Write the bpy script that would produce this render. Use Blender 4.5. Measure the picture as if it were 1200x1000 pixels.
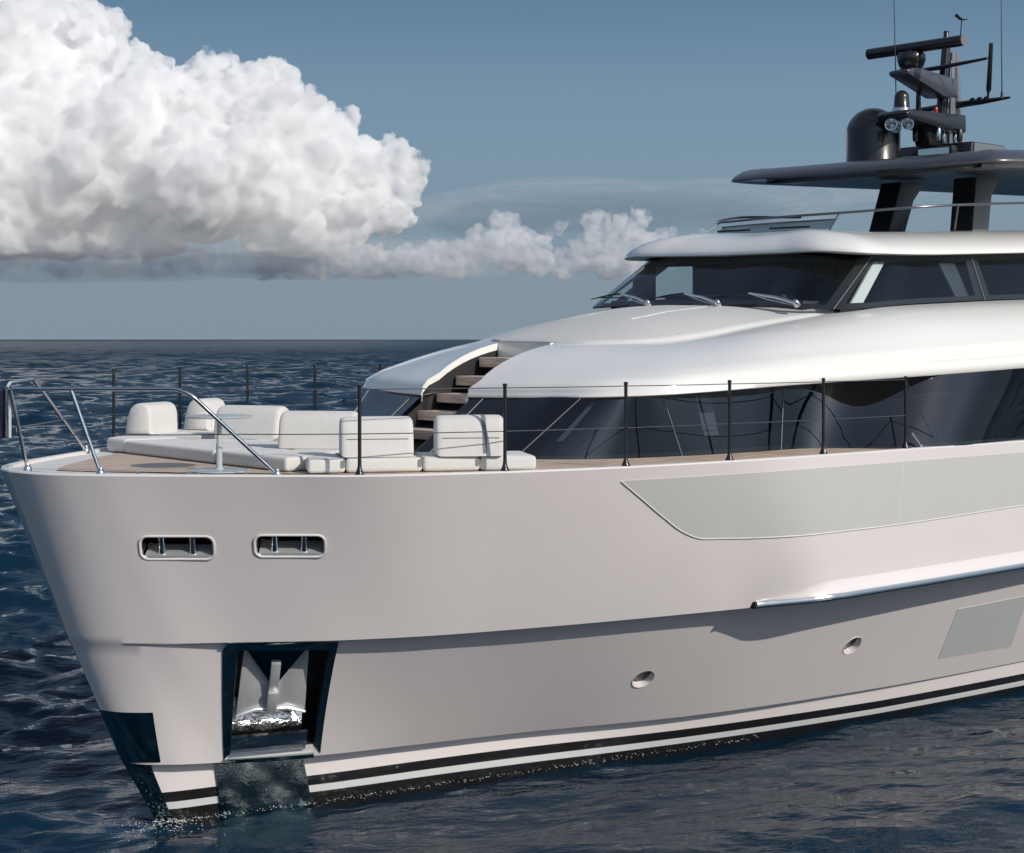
import bpy, bmesh, math, random
import numpy as np
from mathutils import Vector, Matrix

random.seed(7)
rng = np.random.default_rng(11)
for o in list(bpy.data.objects): bpy.data.objects.remove(o)
scene = bpy.context.scene
COL = scene.collection
# ------------------------------------------------------------------ camera, sky, sun, exposure
# world axes: +X runs aft from the bow, +Y to the far (port) side, Z up from the water
EYE = 5.45
cam_d = bpy.data.cameras.new("camera")
cam = bpy.data.objects.new("camera", cam_d); COL.objects.link(cam)
cam_d.sensor_width = 36.0; cam_d.lens = 36.0 * 1880 / 1200
cam_d.shift_y = -102.0 / 1200
cam_d.clip_start = .1; cam_d.clip_end = 200000
cam.location = (-6.67, -16.52, EYE)
cam.rotation_euler = (math.radians(90), 0, math.atan2(-.636, .772))
scene.camera = cam

SUN_EL, SUN_AZ = 28.5, -84.0          # azimuth of the sun in the XY plane (degrees from +X)
sd = Vector((math.cos(math.radians(SUN_EL)) * math.cos(math.radians(SUN_AZ)), math.cos(math.radians(SUN_EL)) * math.sin(math.radians(SUN_AZ)), math.sin(math.radians(SUN_EL))))
sun_d = bpy.data.lights.new("sun", 'SUN'); sun_d.energy = 3.3; sun_d.angle = math.radians(.5); sun_d.color = (1, .93, .84)
sun = bpy.data.objects.new("sun", sun_d); COL.objects.link(sun)
sun.rotation_euler = (-sd).to_track_quat('-Z', 'Y').to_euler(); sun.location = (0, -40, 30)

scene.view_settings.view_transform = 'Standard'; scene.view_settings.look = 'None'
scene.view_settings.gamma = 1; scene.view_settings.use_curve_mapping = False
scene.view_settings.exposure = 0.0
scene.cycles.use_denoising = True
scene.cycles.max_bounces = 48; scene.cycles.diffuse_bounces = 4; scene.cycles.glossy_bounces = 6; scene.cycles.transmission_bounces = 8; scene.cycles.transparent_max_bounces = 12
scene.cycles.caustics_reflective = True; scene.cycles.caustics_refractive = False
scene.cycles.sample_clamp_indirect = 3.0
scene.cycles.blur_glossy = .6

#--WORLD
world = bpy.data.worlds.new("World"); scene.world = world; world.use_nodes = True
wn, wl = world.node_tree.nodes, world.node_tree.links
wn.clear()
w_out = wn.new('ShaderNodeOutputWorld'); w_bg = wn.new('ShaderNodeBackground'); w_low = wn.new('ShaderNodeBackground'); w_mix = wn.new('ShaderNodeMixShader')
w_sky = wn.new('ShaderNodeTexSky'); w_sky.sky_type = 'NISHITA'; w_sky.sun_disc = False
w_sky.sun_elevation = math.radians(SUN_EL); w_sky.sun_rotation = math.atan2(sd.x, sd.y)
w_sky.air_density = 1.0; w_sky.dust_density = .4; w_sky.ozone_density = 2.0
w_bg.inputs['Strength'].default_value = .13
# the band of sea air over the horizon is greyer than the clear sky above it
w_tc = wn.new('ShaderNodeTexCoord'); w_sep = wn.new('ShaderNodeSeparateXYZ'); wl.new(w_tc.outputs['Generated'], w_sep.inputs[0])
w_r = wn.new('ShaderNodeValToRGB'); wl.new(w_sep.outputs[2], w_r.inputs[0])
cr_ = w_r.color_ramp; cr_.interpolation = 'LINEAR'
RAMP = ((0.0, (.226, .294, .348)), (.03, (.228, .298, .353)), (.07, (.215, .302, .376)), (.11, (.203, .305, .396)), (.15, (.182, .288, .394)), (.185, (.147, .247, .362)), (.21, (.115, .212, .330)), (.30, (.09, .185, .31)), (.5, (.06, .14, .26)))
cr_.elements[1].position = .5; cr_.elements[1].color = (*RAMP[-1][1], 1); cr_.elements[0].color = (*RAMP[0][1], 1)
for pos, c in RAMP[1:-1]: cr_.elements.new(pos).color = (*c, 1)
wl.new(w_r.outputs[0], w_low.inputs['Color'])
w_f = wn.new('ShaderNodeMapRange'); w_f.interpolation_type = 'SMOOTHSTEP'; w_f.inputs[1].default_value = .22; w_f.inputs[2].default_value = .6; wl.new(w_sep.outputs[2], w_f.inputs[0])
# toward the sun the horizon is bright: there the clear-sky model is used down to the sea
w_dot = wn.new('ShaderNodeVectorMath'); w_dot.operation = 'DOT_PRODUCT'; w_dot.inputs[1].default_value = Vector((sd.x, sd.y, 0)).normalized(); wl.new(w_tc.outputs['Generated'], w_dot.inputs[0])
w_f2 = wn.new('ShaderNodeMapRange'); w_f2.interpolation_type = 'SMOOTHSTEP'; w_f2.inputs[1].default_value = -.35; w_f2.inputs[2].default_value = .45; wl.new(w_dot.outputs['Value'], w_f2.inputs[0])
w_f3 = wn.new('ShaderNodeMapRange'); w_f3.interpolation_type = 'SMOOTHSTEP'; w_f3.inputs[1].default_value = .06; w_f3.inputs[2].default_value = .30; wl.new(w_sep.outputs[2], w_f3.inputs[0])
w_ml = wn.new('ShaderNodeMath'); w_ml.operation = 'MULTIPLY'; wl.new(w_f2.outputs[0], w_ml.inputs[0]); wl.new(w_f3.outputs[0], w_ml.inputs[1])
w_mx = wn.new('ShaderNodeMath'); w_mx.operation = 'MAXIMUM'; wl.new(w_f.outputs[0], w_mx.inputs[0]); wl.new(w_ml.outputs[0], w_mx.inputs[1])
w_hs = wn.new('ShaderNodeHueSaturation'); w_hs.inputs['Saturation'].default_value = .68; wl.new(w_sky.outputs[0], w_hs.inputs['Color'])
wl.new(w_hs.outputs[0], w_bg.inputs['Color']); wl.new(w_mx.outputs[0], w_mix.inputs[0]); wl.new(w_low.outputs[0], w_mix.inputs[1]); wl.new(w_bg.outputs[0], w_mix.inputs[2]); wl.new(w_mix.outputs[0], w_out.inputs['Surface'])
#--WORLD-END

# ------------------------------------------------------------------ hull shape
#--HULL-BEGIN
def cr(pts, n=200, p=None):
    """smooth curve through points (Hermite, chord parameter), resampled to n points evenly along its length"""
    P = np.asarray(pts, float)
    d = np.sqrt(np.maximum(np.linalg.norm(np.diff(P, axis=0), axis=1), 1e-9))
    d = d * d
    s = np.concatenate([[0], np.cumsum(d)])
    m = np.empty_like(P)
    for k in range(len(P)):
        if k == 0: m[k] = (P[1] - P[0]) / d[0]
        elif k == len(P) - 1: m[k] = (P[-1] - P[-2]) / d[-1]
        else:
            a, b = (P[k] - P[k-1]) / d[k-1], (P[k+1] - P[k]) / d[k]
            m[k] = (a * d[k] + b * d[k-1]) / (d[k] + d[k-1])
    q = np.linspace(0, s[-1], max(n * 4, 800))
    i = np.clip(np.searchsorted(s, q, side='right') - 1, 0, len(d) - 1)
    h = d[i][:, None]; t = ((q - s[i]) / d[i])[:, None]
    C = ((2*t**3 - 3*t**2 + 1) * P[i] + (t**3 - 2*t**2 + t) * h * m[i] + (-2*t**3 + 3*t**2) * P[i+1] + (t**3 - t**2) * h * m[i+1])
    L = np.concatenate([[0], np.cumsum(np.linalg.norm(np.diff(C, axis=0), axis=1))])
    L /= L[-1]
    u = np.linspace(0, 1, n) if p is None else np.asarray(p)
    return np.stack([np.interp(u, L, C[:, k]) for k in range(P.shape[1])], axis=1)

GUN = [(0.02,0),(0.06,.28),(0.2,.64),(.48,1.02),(.98,1.52),(1.85,2.29),(2.55,2.86),(4.0,3.46),(5.5,3.80),(7,3.95),(9,3.99),(13,4.0),(20,4.0),(27,3.95),(33,3.7)]
KNO = [(.70,0),(.76,.22),(1.35,.92),(1.95,1.33),(2.89,1.95),(3.61,2.29),(4.77,2.66),(6.05,2.98),(7.44,3.27),(7.86,3.355),(7.96,3.39),(8.3,3.56),(8.68,3.735),(8.82,3.765),(9.6,3.80),(13,3.86),(20,3.88),(27,3.84),(32.8,3.6)]
KNI = [(.72,0),(.78,.20),(1.37,.86),(1.98,1.20),(2.93,1.76),(3.66,2.08),(4.83,2.43),(6.1,2.73),(7.5,2.98),(9,3.17),(13,3.40),(20,3.48),(27,3.45),(32.6,3.3)]
CHO = [(1.335,0,.752),(1.41,.15,.748),(1.74,.40,.735),(2.28,.55,.70),(3.40,.84,.655),(4.6,1.01,.615),(6.0,1.24,.58),(8.3,1.83,.545),(11.3,2.23,.515),(15.2,2.47,.50),(20,2.62,.50),(32,2.72,.5)]
CHI = [(1.36,0,.715),(1.43,.05,.715),(1.80,.22,.70),(2.36,.34,.668),(3.48,.60,.625),(4.68,.78,.585),(6.08,1.03,.552),(8.38,1.66,.520),(11.38,2.12,.492),(15.2,2.41,.478),(20,2.56,.478),(32,2.66,.478)]
WLN = [(1.76,0),(1.82,.06),(2.5,.24),(3.43,.48),(5.5,.86),(7.8,1.34),(11.67,1.95),(15.8,2.3),(21,2.52),(32,2.62)]
def zk(x): return np.interp(x, [0, 7.9, 8.8, 13, 20, 33], [2.2, 2.2, 2.27, 2.31, 2.45, 2.6])
LEV = []          # (plan points, z function, softness)
NB = 150
UB = np.linspace(0, 1, NB) ** 1.7
def _lv(pts): return cr(pts, p=UB)
_g, _ko, _ki, _co, _ci, _w = map(_lv, (GUN, KNO, KNI, CHO, CHI, WLN))
def _row(a, z): return np.column_stack([a, np.broadcast_to(z, (NB,))])
def _mix(A, B, t, bul=0.0):
    R = A * (1 - t) + B * t
    R[:, 1] += bul * np.minimum(R[:, 1], 1)
    return R
_zk = zk(_ko[:, 0])
ROWS = []
kg = _row(_w * [1, .72] + [.35, 0], -.7); ROWS.append(kg)
W0 = _row(_w, 0.0); ROWS += [_mix(kg, W0, .5, .03), W0]
CI = _ci; ROWS += [_mix(W0, CI, .33), _mix(W0, CI, .66), CI]
CO = _co; ROWS.append(CO)
KI = _row(_ki, _zk - .035)
for t in (.15, .3, .45, .6, .75, .9): ROWS.append(_mix(CO, KI, t, .03 * t * (1 - t)))
ROWS.append(KI)
KO = _row(_ko, _zk); ROWS.append(KO)
G = _row(_g, 4.045)
for t in (.04, .12, .22, .35, .5, .65, .8, .92): ROWS.append(_mix(KO, G, t, .08 * t * (1 - t)))
ROWS.append(G)
G2 = G.copy(); G2[:, 1] = np.maximum(G2[:, 1] - .012, 0); G2[:, 0] += .008; G2[:, 2] = 4.062; ROWS.append(G2)
ALLR = np.stack(ROWS)
def rowat(z):
    """plan curve of the hull skin at height z, all stations"""
    Z = ALLR[:, :, 2]; j = np.clip((Z <= z).sum(0) - 1, 0, len(ROWS) - 2); k = np.arange(NB)
    z0, z1 = Z[j, k], Z[j + 1, k]; t = np.clip((z - z0) / np.maximum(z1 - z0, 1e-6), 0, 1)[:, None]
    return ALLR[j, k] * (1 - t) + ALLR[j + 1, k] * t
def hull_y(x, z):
    """half breadth of the hull at station x, height z"""
    r = rowat(z)
    return float(np.interp(x, r[:, 0], r[:, 1], left=-1))
def hp(x, z, off=0.0, side=-1):
    """point on the hull skin, moved off along its outward normal"""
    e = .02
    y = hull_y(x, z); dx = (hull_y(x + e, z) - max(hull_y(x - e, z), 0)) / (2*e); dz = (hull_y(x, z + e) - max(hull_y(x, z - e), 0)) / (2*e)
    dx = np.clip(dx, -3, 3); dz = np.clip(dz, -.8, .8)
    n = np.array([-dx, 1.0, -dz]); n /= np.linalg.norm(n)
    p = np.array([x, max(y, 0), z]) + n * off
    p[1] *= side
    return p
#--HULL-END
# ------------------------------------------------------------------ helpers
def heel(V):
    """the boat lists a little: its upper works stand higher on the far side"""
    V = np.array(V, float)
    k = np.clip((V[:, 2] - 4.9) / .6, 0, 1)
    V[:, 2] += .0175 * (V[:, 1] + 2.5) * k
    return V
def link(name, me, mat=None, parent=None, label=None, smooth=True, angle=35):
    o = bpy.data.objects.new(name, me); COL.objects.link(o)
    if mat is not None and not me.materials: me.materials.append(mat)
    if smooth:
        me.polygons.foreach_set('use_smooth', [True] * len(me.polygons))
        try: me.set_sharp_from_angle(angle=math.radians(angle))
        except Exception: pass
    if parent is not None: o.parent = parent
    if label: o['label'] = label
    return o
def raw(V, F, do_heel=True):
    me = bpy.data.meshes.new("m")
    V = heel(V) if do_heel else np.asarray(V, float)
    me.from_pydata([tuple(v) for v in V], [], F); me.update()
    return me
class MB:
    """collects shapes that end up in ONE mesh"""
    def __init__(s): s.V = []; s.F = []
    def add(s, V, F):
        n = len(s.V); s.V += [tuple(v) for v in V]; s.F += [tuple(i + n for i in f) for f in F]; return s
    def loft(s, rows, close_u=False, close_v=False, cap=False):
        R = [np.asarray(r, float) for r in rows]; n = len(R[0]); m = len(R)
        V = np.concatenate(R); F = []
        for a in range(m if close_v else m - 1):
            b = (a + 1) % m
            for k in range(n if close_u else n - 1):
                l = (k + 1) % n
                F.append((a*n+k, a*n+l, b*n+l, b*n+k))
        if cap:
            F.append(tuple(range(n - 1, -1, -1))); F.append(tuple((m-1)*n + k for k in range(n)))
        return s.add(V, F)
    def tube(s, path, r, n=10, cap=True, closed=False):
        P = np.asarray(path, float); m = len(P)
        rr = np.broadcast_to(np.asarray(r, float), (m,))
        T = np.gradient(P, axis=0)
        T /= np.maximum(np.linalg.norm(T, axis=1), 1e-9)[:, None]
        ref = np.array([0, 0, 1.]) if abs(T[0][2]) < .9 else np.array([1., 0, 0])
        u = np.cross(T[0], ref); u /= np.linalg.norm(u)
        rows = []; a = np.linspace(0, 2*np.pi, n, endpoint=False)
        for k in range(m):
            u = u - T[k] * (u @ T[k]); u /= np.linalg.norm(u); v = np.cross(T[k], u)
            rows.append(P[k] + rr[k] * (np.cos(a)[:, None] * u + np.sin(a)[:, None] * v))
        return s.loft(rows, close_u=True, cap=cap)
    def lathe(s, prof, c=(0, 0, 0), n=32, axis=(0, 0, 1), cap=True):
        ax = np.asarray(axis, float); ax /= np.linalg.norm(ax)
        ref = np.array([1., 0, 0]) if abs(ax[0]) < .9 else np.array([0, 1., 0])
        u = np.cross(ax, ref); u /= np.linalg.norm(u); v = np.cross(ax, u)
        a = np.linspace(0, 2*np.pi, n, endpoint=False)
        rows = [np.asarray(c) + ax * h + r * (np.cos(a)[:, None] * u + np.sin(a)[:, None] * v) for r, h in prof]
        return s.loft(rows, close_u=True, cap=cap)
    def prism(s, poly, n, d):
        """a flat polygon (3-D points) pushed along n by d"""
        P = np.asarray(poly, float); Q = P + np.asarray(n, float) * d; k = len(P)
        return s.add(np.concatenate([P, Q]), [tuple(range(k - 1, -1, -1)), tuple(range(k, 2*k))] + [(i, (i+1) % k, k + (i+1) % k, k + i) for i in range(k)])
    def box(s, c, sz, ax=None):
        A = np.eye(3) if ax is None else np.asarray(ax, float)
        h = np.asarray(sz, float) / 2
        V = [np.asarray(c) + A[0]*h[0]*i + A[1]*h[1]*j + A[2]*h[2]*k for i in (-1, 1) for j in (-1, 1) for k in (-1, 1)]
        return s.add(V, [(0,1,3,2),(4,6,7,5),(0,4,5,1),(2,3,7,6),(0,2,6,4),(1,5,7,3)])
    def build(s, name, mat, parent=None, label=None, bevel=0, seg=2, smooth=True, angle=35, do_heel=True, fix=True):
        me = raw(s.V, s.F, do_heel)
        if fix or bevel:
            bm = bmesh.new(); bm.from_mesh(me)
            bmesh.ops.remove_doubles(bm, verts=bm.verts, dist=1e-5)
            if bevel:
                ed = [e for e in bm.edges if len(e.link_faces) == 2 and e.calc_face_angle(0) > math.radians(30)]
                bmesh.ops.bevel(bm, geom=ed, offset=bevel, segments=seg, profile=.5, affect='EDGES', clamp_overlap=True)
            bmesh.ops.recalc_face_normals(bm, faces=bm.faces)
            bm.to_mesh(me); bm.free()
        return link(name, me, mat, parent, label, smooth, angle)
def crk(pts, m=10):
    """Hermite curve through points with m samples per span, so that sibling curves stay aligned"""
    P = np.asarray(pts, float); n = len(P)
    T = np.empty_like(P); d = np.maximum(np.linalg.norm(np.diff(P, axis=0), axis=1), 1e-6)
    for k in range(n):
        if k == 0: T[k] = (P[1] - P[0]) / d[0]
        elif k == n-1: T[k] = (P[-1] - P[-2]) / d[-1]
        else: T[k] = ((P[k]-P[k-1]) / d[k-1] * d[k] + (P[k+1]-P[k]) / d[k] * d[k-1]) / (d[k] + d[k-1])
    out = []
    for k in range(n-1):
        t = np.linspace(0, 1, m, endpoint=False)[:, None]
        out.append((2*t**3-3*t**2+1)*P[k] + (t**3-2*t**2+t)*d[k]*T[k] + (-2*t**3+3*t**2)*P[k+1] + (t**3-t**2)*d[k]*T[k+1])
    out.append(P[-1:]); return np.concatenate(out)
def mir(A): A = np.array(A, float); A[..., 1] *= -1; return A
def thing(name, label, cat, loc=(0, 0, 0), group=None):
    o = bpy.data.objects.new(name, None); COL.objects.link(o); o.location = loc; o.empty_display_size = .2
    o['label'] = label; o['category'] = cat
    if group: o['group'] = group
    return o
def tag(o, label, cat, group=None, kind=None):
    o['label'] = label; o['category'] = cat
    if group: o['group'] = group
    if kind: o['kind'] = kind
    return o

# ------------------------------------------------------------------ materials
def mat(name, base, rough=.5, metal=0., coat=0., spec=.5, noise=0., nscale=3., bump=0., bscale=40., sheen=0., stretch=(1, 1, 1), rnoise=0.):
    m = bpy.data.materials.new(name); m.use_nodes = True
    nt = m.node_tree; b = nt.nodes['Principled BSDF']
    b.inputs['Base Color'].default_value = (*base, 1); b.inputs['Roughness'].default_value = rough
    b.inputs['Metallic'].default_value = metal; b.inputs['Coat Weight'].default_value = coat; b.inputs['Coat Roughness'].default_value = .04
    b.inputs['Specular IOR Level'].default_value = spec; b.inputs['Sheen Weight'].default_value = sheen
    tc = nt.nodes.new('ShaderNodeTexCoord'); mp = nt.nodes.new('ShaderNodeMapping'); mp.inputs['Scale'].default_value = stretch
    nt.links.new(tc.outputs['Object'], mp.inputs[0])
    if noise or rnoise:
        n = nt.nodes.new('ShaderNodeTexNoise'); n.inputs['Scale'].default_value = nscale; n.inputs['Detail'].default_value = 6
        nt.links.new(mp.outputs[0], n.inputs['Vector'])
        if noise:
            mx = nt.nodes.new('ShaderNodeMix'); mx.data_type = 'RGBA'
            mx.inputs[6].default_value = (*[c * (1 - noise) for c in base], 1); mx.inputs[7].default_value = (*[min(1, c * (1 + noise)) for c in base], 1)
            nt.links.new(n.outputs['Fac'], mx.inputs[0]); nt.links.new(mx.outputs[2], b.inputs['Base Color'])
        if rnoise:
            mr = nt.nodes.new('ShaderNodeMapRange'); mr.inputs[1].default_value = .3; mr.inputs[2].default_value = .7
            mr.inputs[3].default_value = max(0, rough - rnoise); mr.inputs[4].default_value = rough + rnoise
            nt.links.new(n.outputs['Fac'], mr.inputs[0]); nt.links.new(mr.outputs[0], b.inputs['Roughness'])
    if bump:
        n2 = nt.nodes.new('ShaderNodeTexNoise'); n2.inputs['Scale'].default_value = bscale; n2.inputs['Detail'].default_value = 4
        bp = nt.nodes.new('ShaderNodeBump'); bp.inputs['Strength'].default_value = bump; bp.inputs['Distance'].default_value = .02
        nt.links.new(mp.outputs[0], n2.inputs['Vector']); nt.links.new(n2.outputs['Fac'], bp.inputs['Height']); nt.links.new(bp.outputs[0], b.inputs['Normal'])
    return m
M = {}
M['white'] = mat('white_gelcoat', (.82, .81, .775), .22, coat=.5, noise=.02, nscale=1.5)
M['deckwhite'] = mat('nonskid_deck_paint', (.72, .71, .68), .6, noise=.03, nscale=20)
M['dim'] = mat('underside_grey', (.045, .05, .058), .35, coat=.2)
M['panel'] = mat('grey_hull_panel', (.545, .54, .525), .2, coat=.4, noise=.02)
M['glaze'] = mat('hull_glazing', (.53, .545, .545), .08, coat=.8)  # pale base holds the light that the hull glass reflects
M['steel'] = mat('polished_steel', (.62, .63, .63), .12, metal=1., rnoise=.05, nscale=9)
M['mirror'] = mat('sea_tinted_steel', (.26, .35, .34), .05, metal=1., rnoise=.04, nscale=5, bump=.05, bscale=2.5)  # greenish base tint paints in the reflection of the dark sea
M['wetsteel'] = mat('wet_mirror_steel', (.34, .42, .41), .07, metal=1., bump=.14, bscale=30)
M['galv'] = mat('anchor_steel', (.60, .61, .61), .35, metal=.5, noise=.15, nscale=8)
M['black'] = mat('black_paint', (.012, .012, .013), .28, coat=.3, noise=.2)
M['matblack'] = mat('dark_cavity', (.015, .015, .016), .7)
M['grey'] = mat('dark_grey_metallic', (.085, .092, .105), .3, metal=.35, coat=.5, noise=.05)
M['greyside'] = mat('mid_grey_paint', (.16, .17, .185), .35, coat=.3, noise=.05)
M['cushion'] = mat('cushion_fabric', (.62, .605, .575), .85, sheen=.3, noise=.05, nscale=14, bump=.22, bscale=5)
M['strap'] = mat('grey_piping', (.20, .20, .20), .8)
M['groove_shade'] = mat('pad_groove_shade', (.34, .34, .33), .7)  # grey for the shading painted along the pad edge groove
M['pad'] = mat('sunpad_vinyl', (.64, .63, .60), .55, noise=.03, nscale=6, bump=.05, bscale=5)
M['teal'] = mat('sea_reflection_teal', (.04, .085, .09), .08, metal=1.)  # dark teal base paints the sea reflected in the plate
M['tray'] = mat('splash_steel', (.72, .72, .70), .14, metal=1., bump=.42, bscale=24)
M['foam'] = mat('foam', (.8, .82, .83), .6)
M['table'] = mat('table_laminate', (.42, .46, .47), .3, noise=.03)
M['flag'] = mat('flag_cloth', (.012, .012, .03), .85, noise=.2, bump=.2, bscale=20)
M['line'] = mat('groove_light', (.72, .72, .70), .4)
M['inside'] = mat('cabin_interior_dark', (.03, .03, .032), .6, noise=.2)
M['lining'] = mat('pale_lining_highlight', (.75, .76, .74), .6)  # also paints the seam highlights and bright gaps behind the wheelhouse glass
M['red'] = mat('red_lamp_lens', (.35, .02, .02), .25)
def mat_teak(name, base, period=.06, axis=0, dark=.35):
    m = mat(name, base, .6, noise=.0, bump=.15, bscale=60)
    nt = m.node_tree; b = nt.nodes['Principled BSDF']
    tc = nt.nodes.new('ShaderNodeTexCoord'); sx = nt.nodes.new('ShaderNodeSeparateXYZ'); nt.links.new(tc.outputs['Object'], sx.inputs[0])
    k = nt.nodes.new('ShaderNodeMath'); k.operation = 'PINGPONG'; k.inputs[1].default_value = period / 2; nt.links.new(sx.outputs[1 - axis], k.inputs[0])
    g = nt.nodes.new('ShaderNodeMath'); g.operation = 'LESS_THAN'; g.inputs[1].default_value = .0035; nt.links.new(k.outputs[0], g.inputs[0])
    mp = nt.nodes.new('ShaderNodeMapping'); mp.inputs['Scale'].default_value = (1.5, 16, 16) if axis == 0 else (16, 1.5, 16); nt.links.new(tc.outputs['Object'], mp.inputs[0])
    n = nt.nodes.new('ShaderNodeTexNoise'); n.inputs['Scale'].default_value = 1.6; n.inputs['Detail'].default_value = 8; nt.links.new(mp.outputs[0], n.inputs['Vector'])
    r = nt.nodes.new('ShaderNodeValToRGB'); r.color_ramp.elements[0].position = .3; r.color_ramp.elements[1].position = .72
    r.color_ramp.elements[0].color = (*[c * .68 for c in base], 1); r.color_ramp.elements[1].color = (*[c * 1.22 for c in base], 1)
    nt.links.new(n.outputs['Fac'], r.inputs[0])
    mx = nt.nodes.new('ShaderNodeMix'); mx.data_type = 'RGBA'; mx.inputs[7].default_value = (*[c * dark for c in base], 1)
    nt.links.new(g.outputs[0], mx.inputs[0]); nt.links.new(r.outputs[0], mx.inputs[6]); nt.links.new(mx.outputs[2], b.inputs['Base Color'])
    return m
M['teak'] = mat_teak('teak_deck', (.64, .50, .39))
M['tread'] = mat_teak('teak_tread', (.70, .54, .42), .05, 1, .55)
def mat_hull():
    """pearl grey topsides with a white, black, white, black boot top near the waterline"""
    m = mat('hull_paint', (.6, .58, .56), .2, coat=1.0, bump=.04, bscale=.9)
    nt = m.node_tree; b = nt.nodes['Principled BSDF']
    tc = nt.nodes.new('ShaderNodeTexCoord'); sx = nt.nodes.new('ShaderNodeSeparateXYZ'); nt.links.new(tc.outputs['Object'], sx.inputs[0])
    def step(z):
        g = nt.nodes.new('ShaderNodeMath'); g.operation = 'GREATER_THAN'; g.inputs[1].default_value = z; nt.links.new(zz.outputs[0], g.inputs[0]); return g.outputs[0]
    xr = nt.nodes.new('ShaderNodeMapRange'); xr.inputs[1].default_value = 2; xr.inputs[2].default_value = 12; xr.inputs[3].default_value = -.045; xr.inputs[4].default_value = .055; nt.links.new(sx.outputs[0], xr.inputs[0])
    zz = nt.nodes.new('ShaderNodeMath'); zz.operation = 'ADD'; nt.links.new(sx.outputs[2], zz.inputs[0]); nt.links.new(xr.outputs[0], zz.inputs[1])
    n = nt.nodes.new('ShaderNodeTexNoise'); n.inputs['Scale'].default_value = .9; n.inputs['Detail'].default_value = 5; nt.links.new(tc.outputs['Object'], n.inputs['Vector'])
    r = nt.nodes.new('ShaderNodeValToRGB'); r.color_ramp.elements[0].color = (.72, .67, .65, 1); r.color_ramp.elements[1].color = (.77, .715, .695, 1)
    nt.links.new(n.outputs['Fac'], r.inputs[0])
    def over(fac, lo, hi):
        mx = nt.nodes.new('ShaderNodeMix'); mx.data_type = 'RGBA'; nt.links.new(fac, mx.inputs[0])
        for s, v in ((6, lo), (7, hi)):
            if isinstance(v, tuple): mx.inputs[s].default_value = (*v, 1)
            else: nt.links.new(v, mx.inputs[s])
        return mx.outputs[2]
    c = over(step(.115), (.012, .012, .012), (.62, .62, .61))
    c = over(step(.20), c, (.012, .012, .012))
    c = over(step(.32), c, r.outputs[0])
    nt.links.new(c, b.inputs['Base Color'])
    return m
M['hull'] = mat_hull()
def mat_glass(name, tint, refl=.06, power=5.0, rough=.01):
    """tinted glazing: part see-through, part mirror, more mirror at a grazing angle"""
    m = bpy.data.materials.new(name); m.use_nodes = True; nt = m.node_tree; nt.nodes.clear()
    out = nt.nodes.new('ShaderNodeOutputMaterial'); t = nt.nodes.new('ShaderNodeBsdfTransparent'); t.inputs[0].default_value = (*tint, 1)
    g = nt.nodes.new('ShaderNodeBsdfGlossy'); g.inputs['Color'].default_value = (.92, .95, 1, 1); g.inputs['Roughness'].default_value = rough
    lw = nt.nodes.new('ShaderNodeLayerWeight'); lw.inputs[0].default_value = .5
    pw = nt.nodes.new('ShaderNodeMath'); pw.operation = 'POWER'; pw.inputs[1].default_value = power; nt.links.new(lw.outputs['Facing'], pw.inputs[0])
    f = nt.nodes.new('ShaderNodeMapRange'); f.inputs[3].default_value = refl; f.inputs[4].default_value = 1; nt.links.new(pw.outputs[0], f.inputs[0])
    mx = nt.nodes.new('ShaderNodeMixShader'); nt.links.new(f.outputs[0], mx.inputs[0]); nt.links.new(t.outputs[0], mx.inputs[1]); nt.links.new(g.outputs[0], mx.inputs[2])
    nt.links.new(mx.outputs[0], out.inputs[0]); return m
M['glass'] = mat_glass('tinted_glass', (.22, .25, .28), .085)
M['wglass'] = mat_glass('wheelhouse_glass', (.80, .86, .86), .05)
M['smoke'] = mat_glass('smoked_screen', (.35, .40, .43), .06)
def settle(o):
    """moves a mesh object's origin to the middle of its base"""
    me = o.data; n = len(me.vertices); a = np.empty(n * 3, np.float32); me.vertices.foreach_get('co', a); a = a.reshape(-1, 3)
    c = np.array([(a[:, 0].min() + a[:, 0].max()) / 2, (a[:, 1].min() + a[:, 1].max()) / 2, a[:, 2].min()], np.float32)
    me.vertices.foreach_set('co', (a - c).ravel()); me.update(); o.location = [float(v) for v in c]
    for ch in o.children: ch.location = [-float(v) for v in c]
    return o

# ================================================================== THE YACHT
yacht = thing('motor_yacht', 'large pearl grey and white motor yacht with a blunt high bow lying on the sea', 'yacht')

# ---- hull: a closed shell, near and far skins mirrored; pockets cut out of it
def build_hull():
    R = np.stack(ROWS); m, n, _ = R.shape
    mb = MB(); near = R * [1, -1, 1]
    mb.loft(list(near)); mb.loft(list(R))
    for row in (0, m - 1):                       # bottom and top covers
        a, b = near[row], R[row]
        if row == m - 1:
            i1, i2 = a.copy(), b.copy()
            w = np.minimum(.10, np.abs(a[:, 1]) * .8)
            for q, s in ((i1, 1), (i2, -1)): q[:, 1] += s * w; q[:, 0] += .06 * np.exp(-q[:, 0] / .8)
            mb.loft([a, i1]); mb.loft([b, i2])
            j1, j2 = i1 - [0, 0, .034], i2 - [0, 0, .034]
            mb.loft([i1, j1]); mb.loft([i2, j2]); mb.loft([j1, j2])
        else: mb.loft([a, b])
    for k in range(m - 1): mb.add([near[k, -1], near[k+1, -1], R[k+1, -1], R[k, -1]], [(0, 1, 2, 3)])
    mb.add([near[m-1, -1], R[m-1, -1], R[m-1, -1] - [0, 0, .03], near[m-1, -1] - [0, 0, .03]], [(0, 1, 2, 3)])
    o = mb.build('hull', M['hull'], None, do_heel=False)
    o.data.materials.append(M['steel']); o.data.materials.append(M['matblack']); o.data.materials.append(M['white']); o.data.materials.append(M['mirror']); o.data.materials.append(M['deckwhite'])
    for p in o.data.polygons:
        if p.center.z > 4.02 and abs(p.normal.z) > .7: p.material_index = 5
    return o
hull = build_hull()
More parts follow.
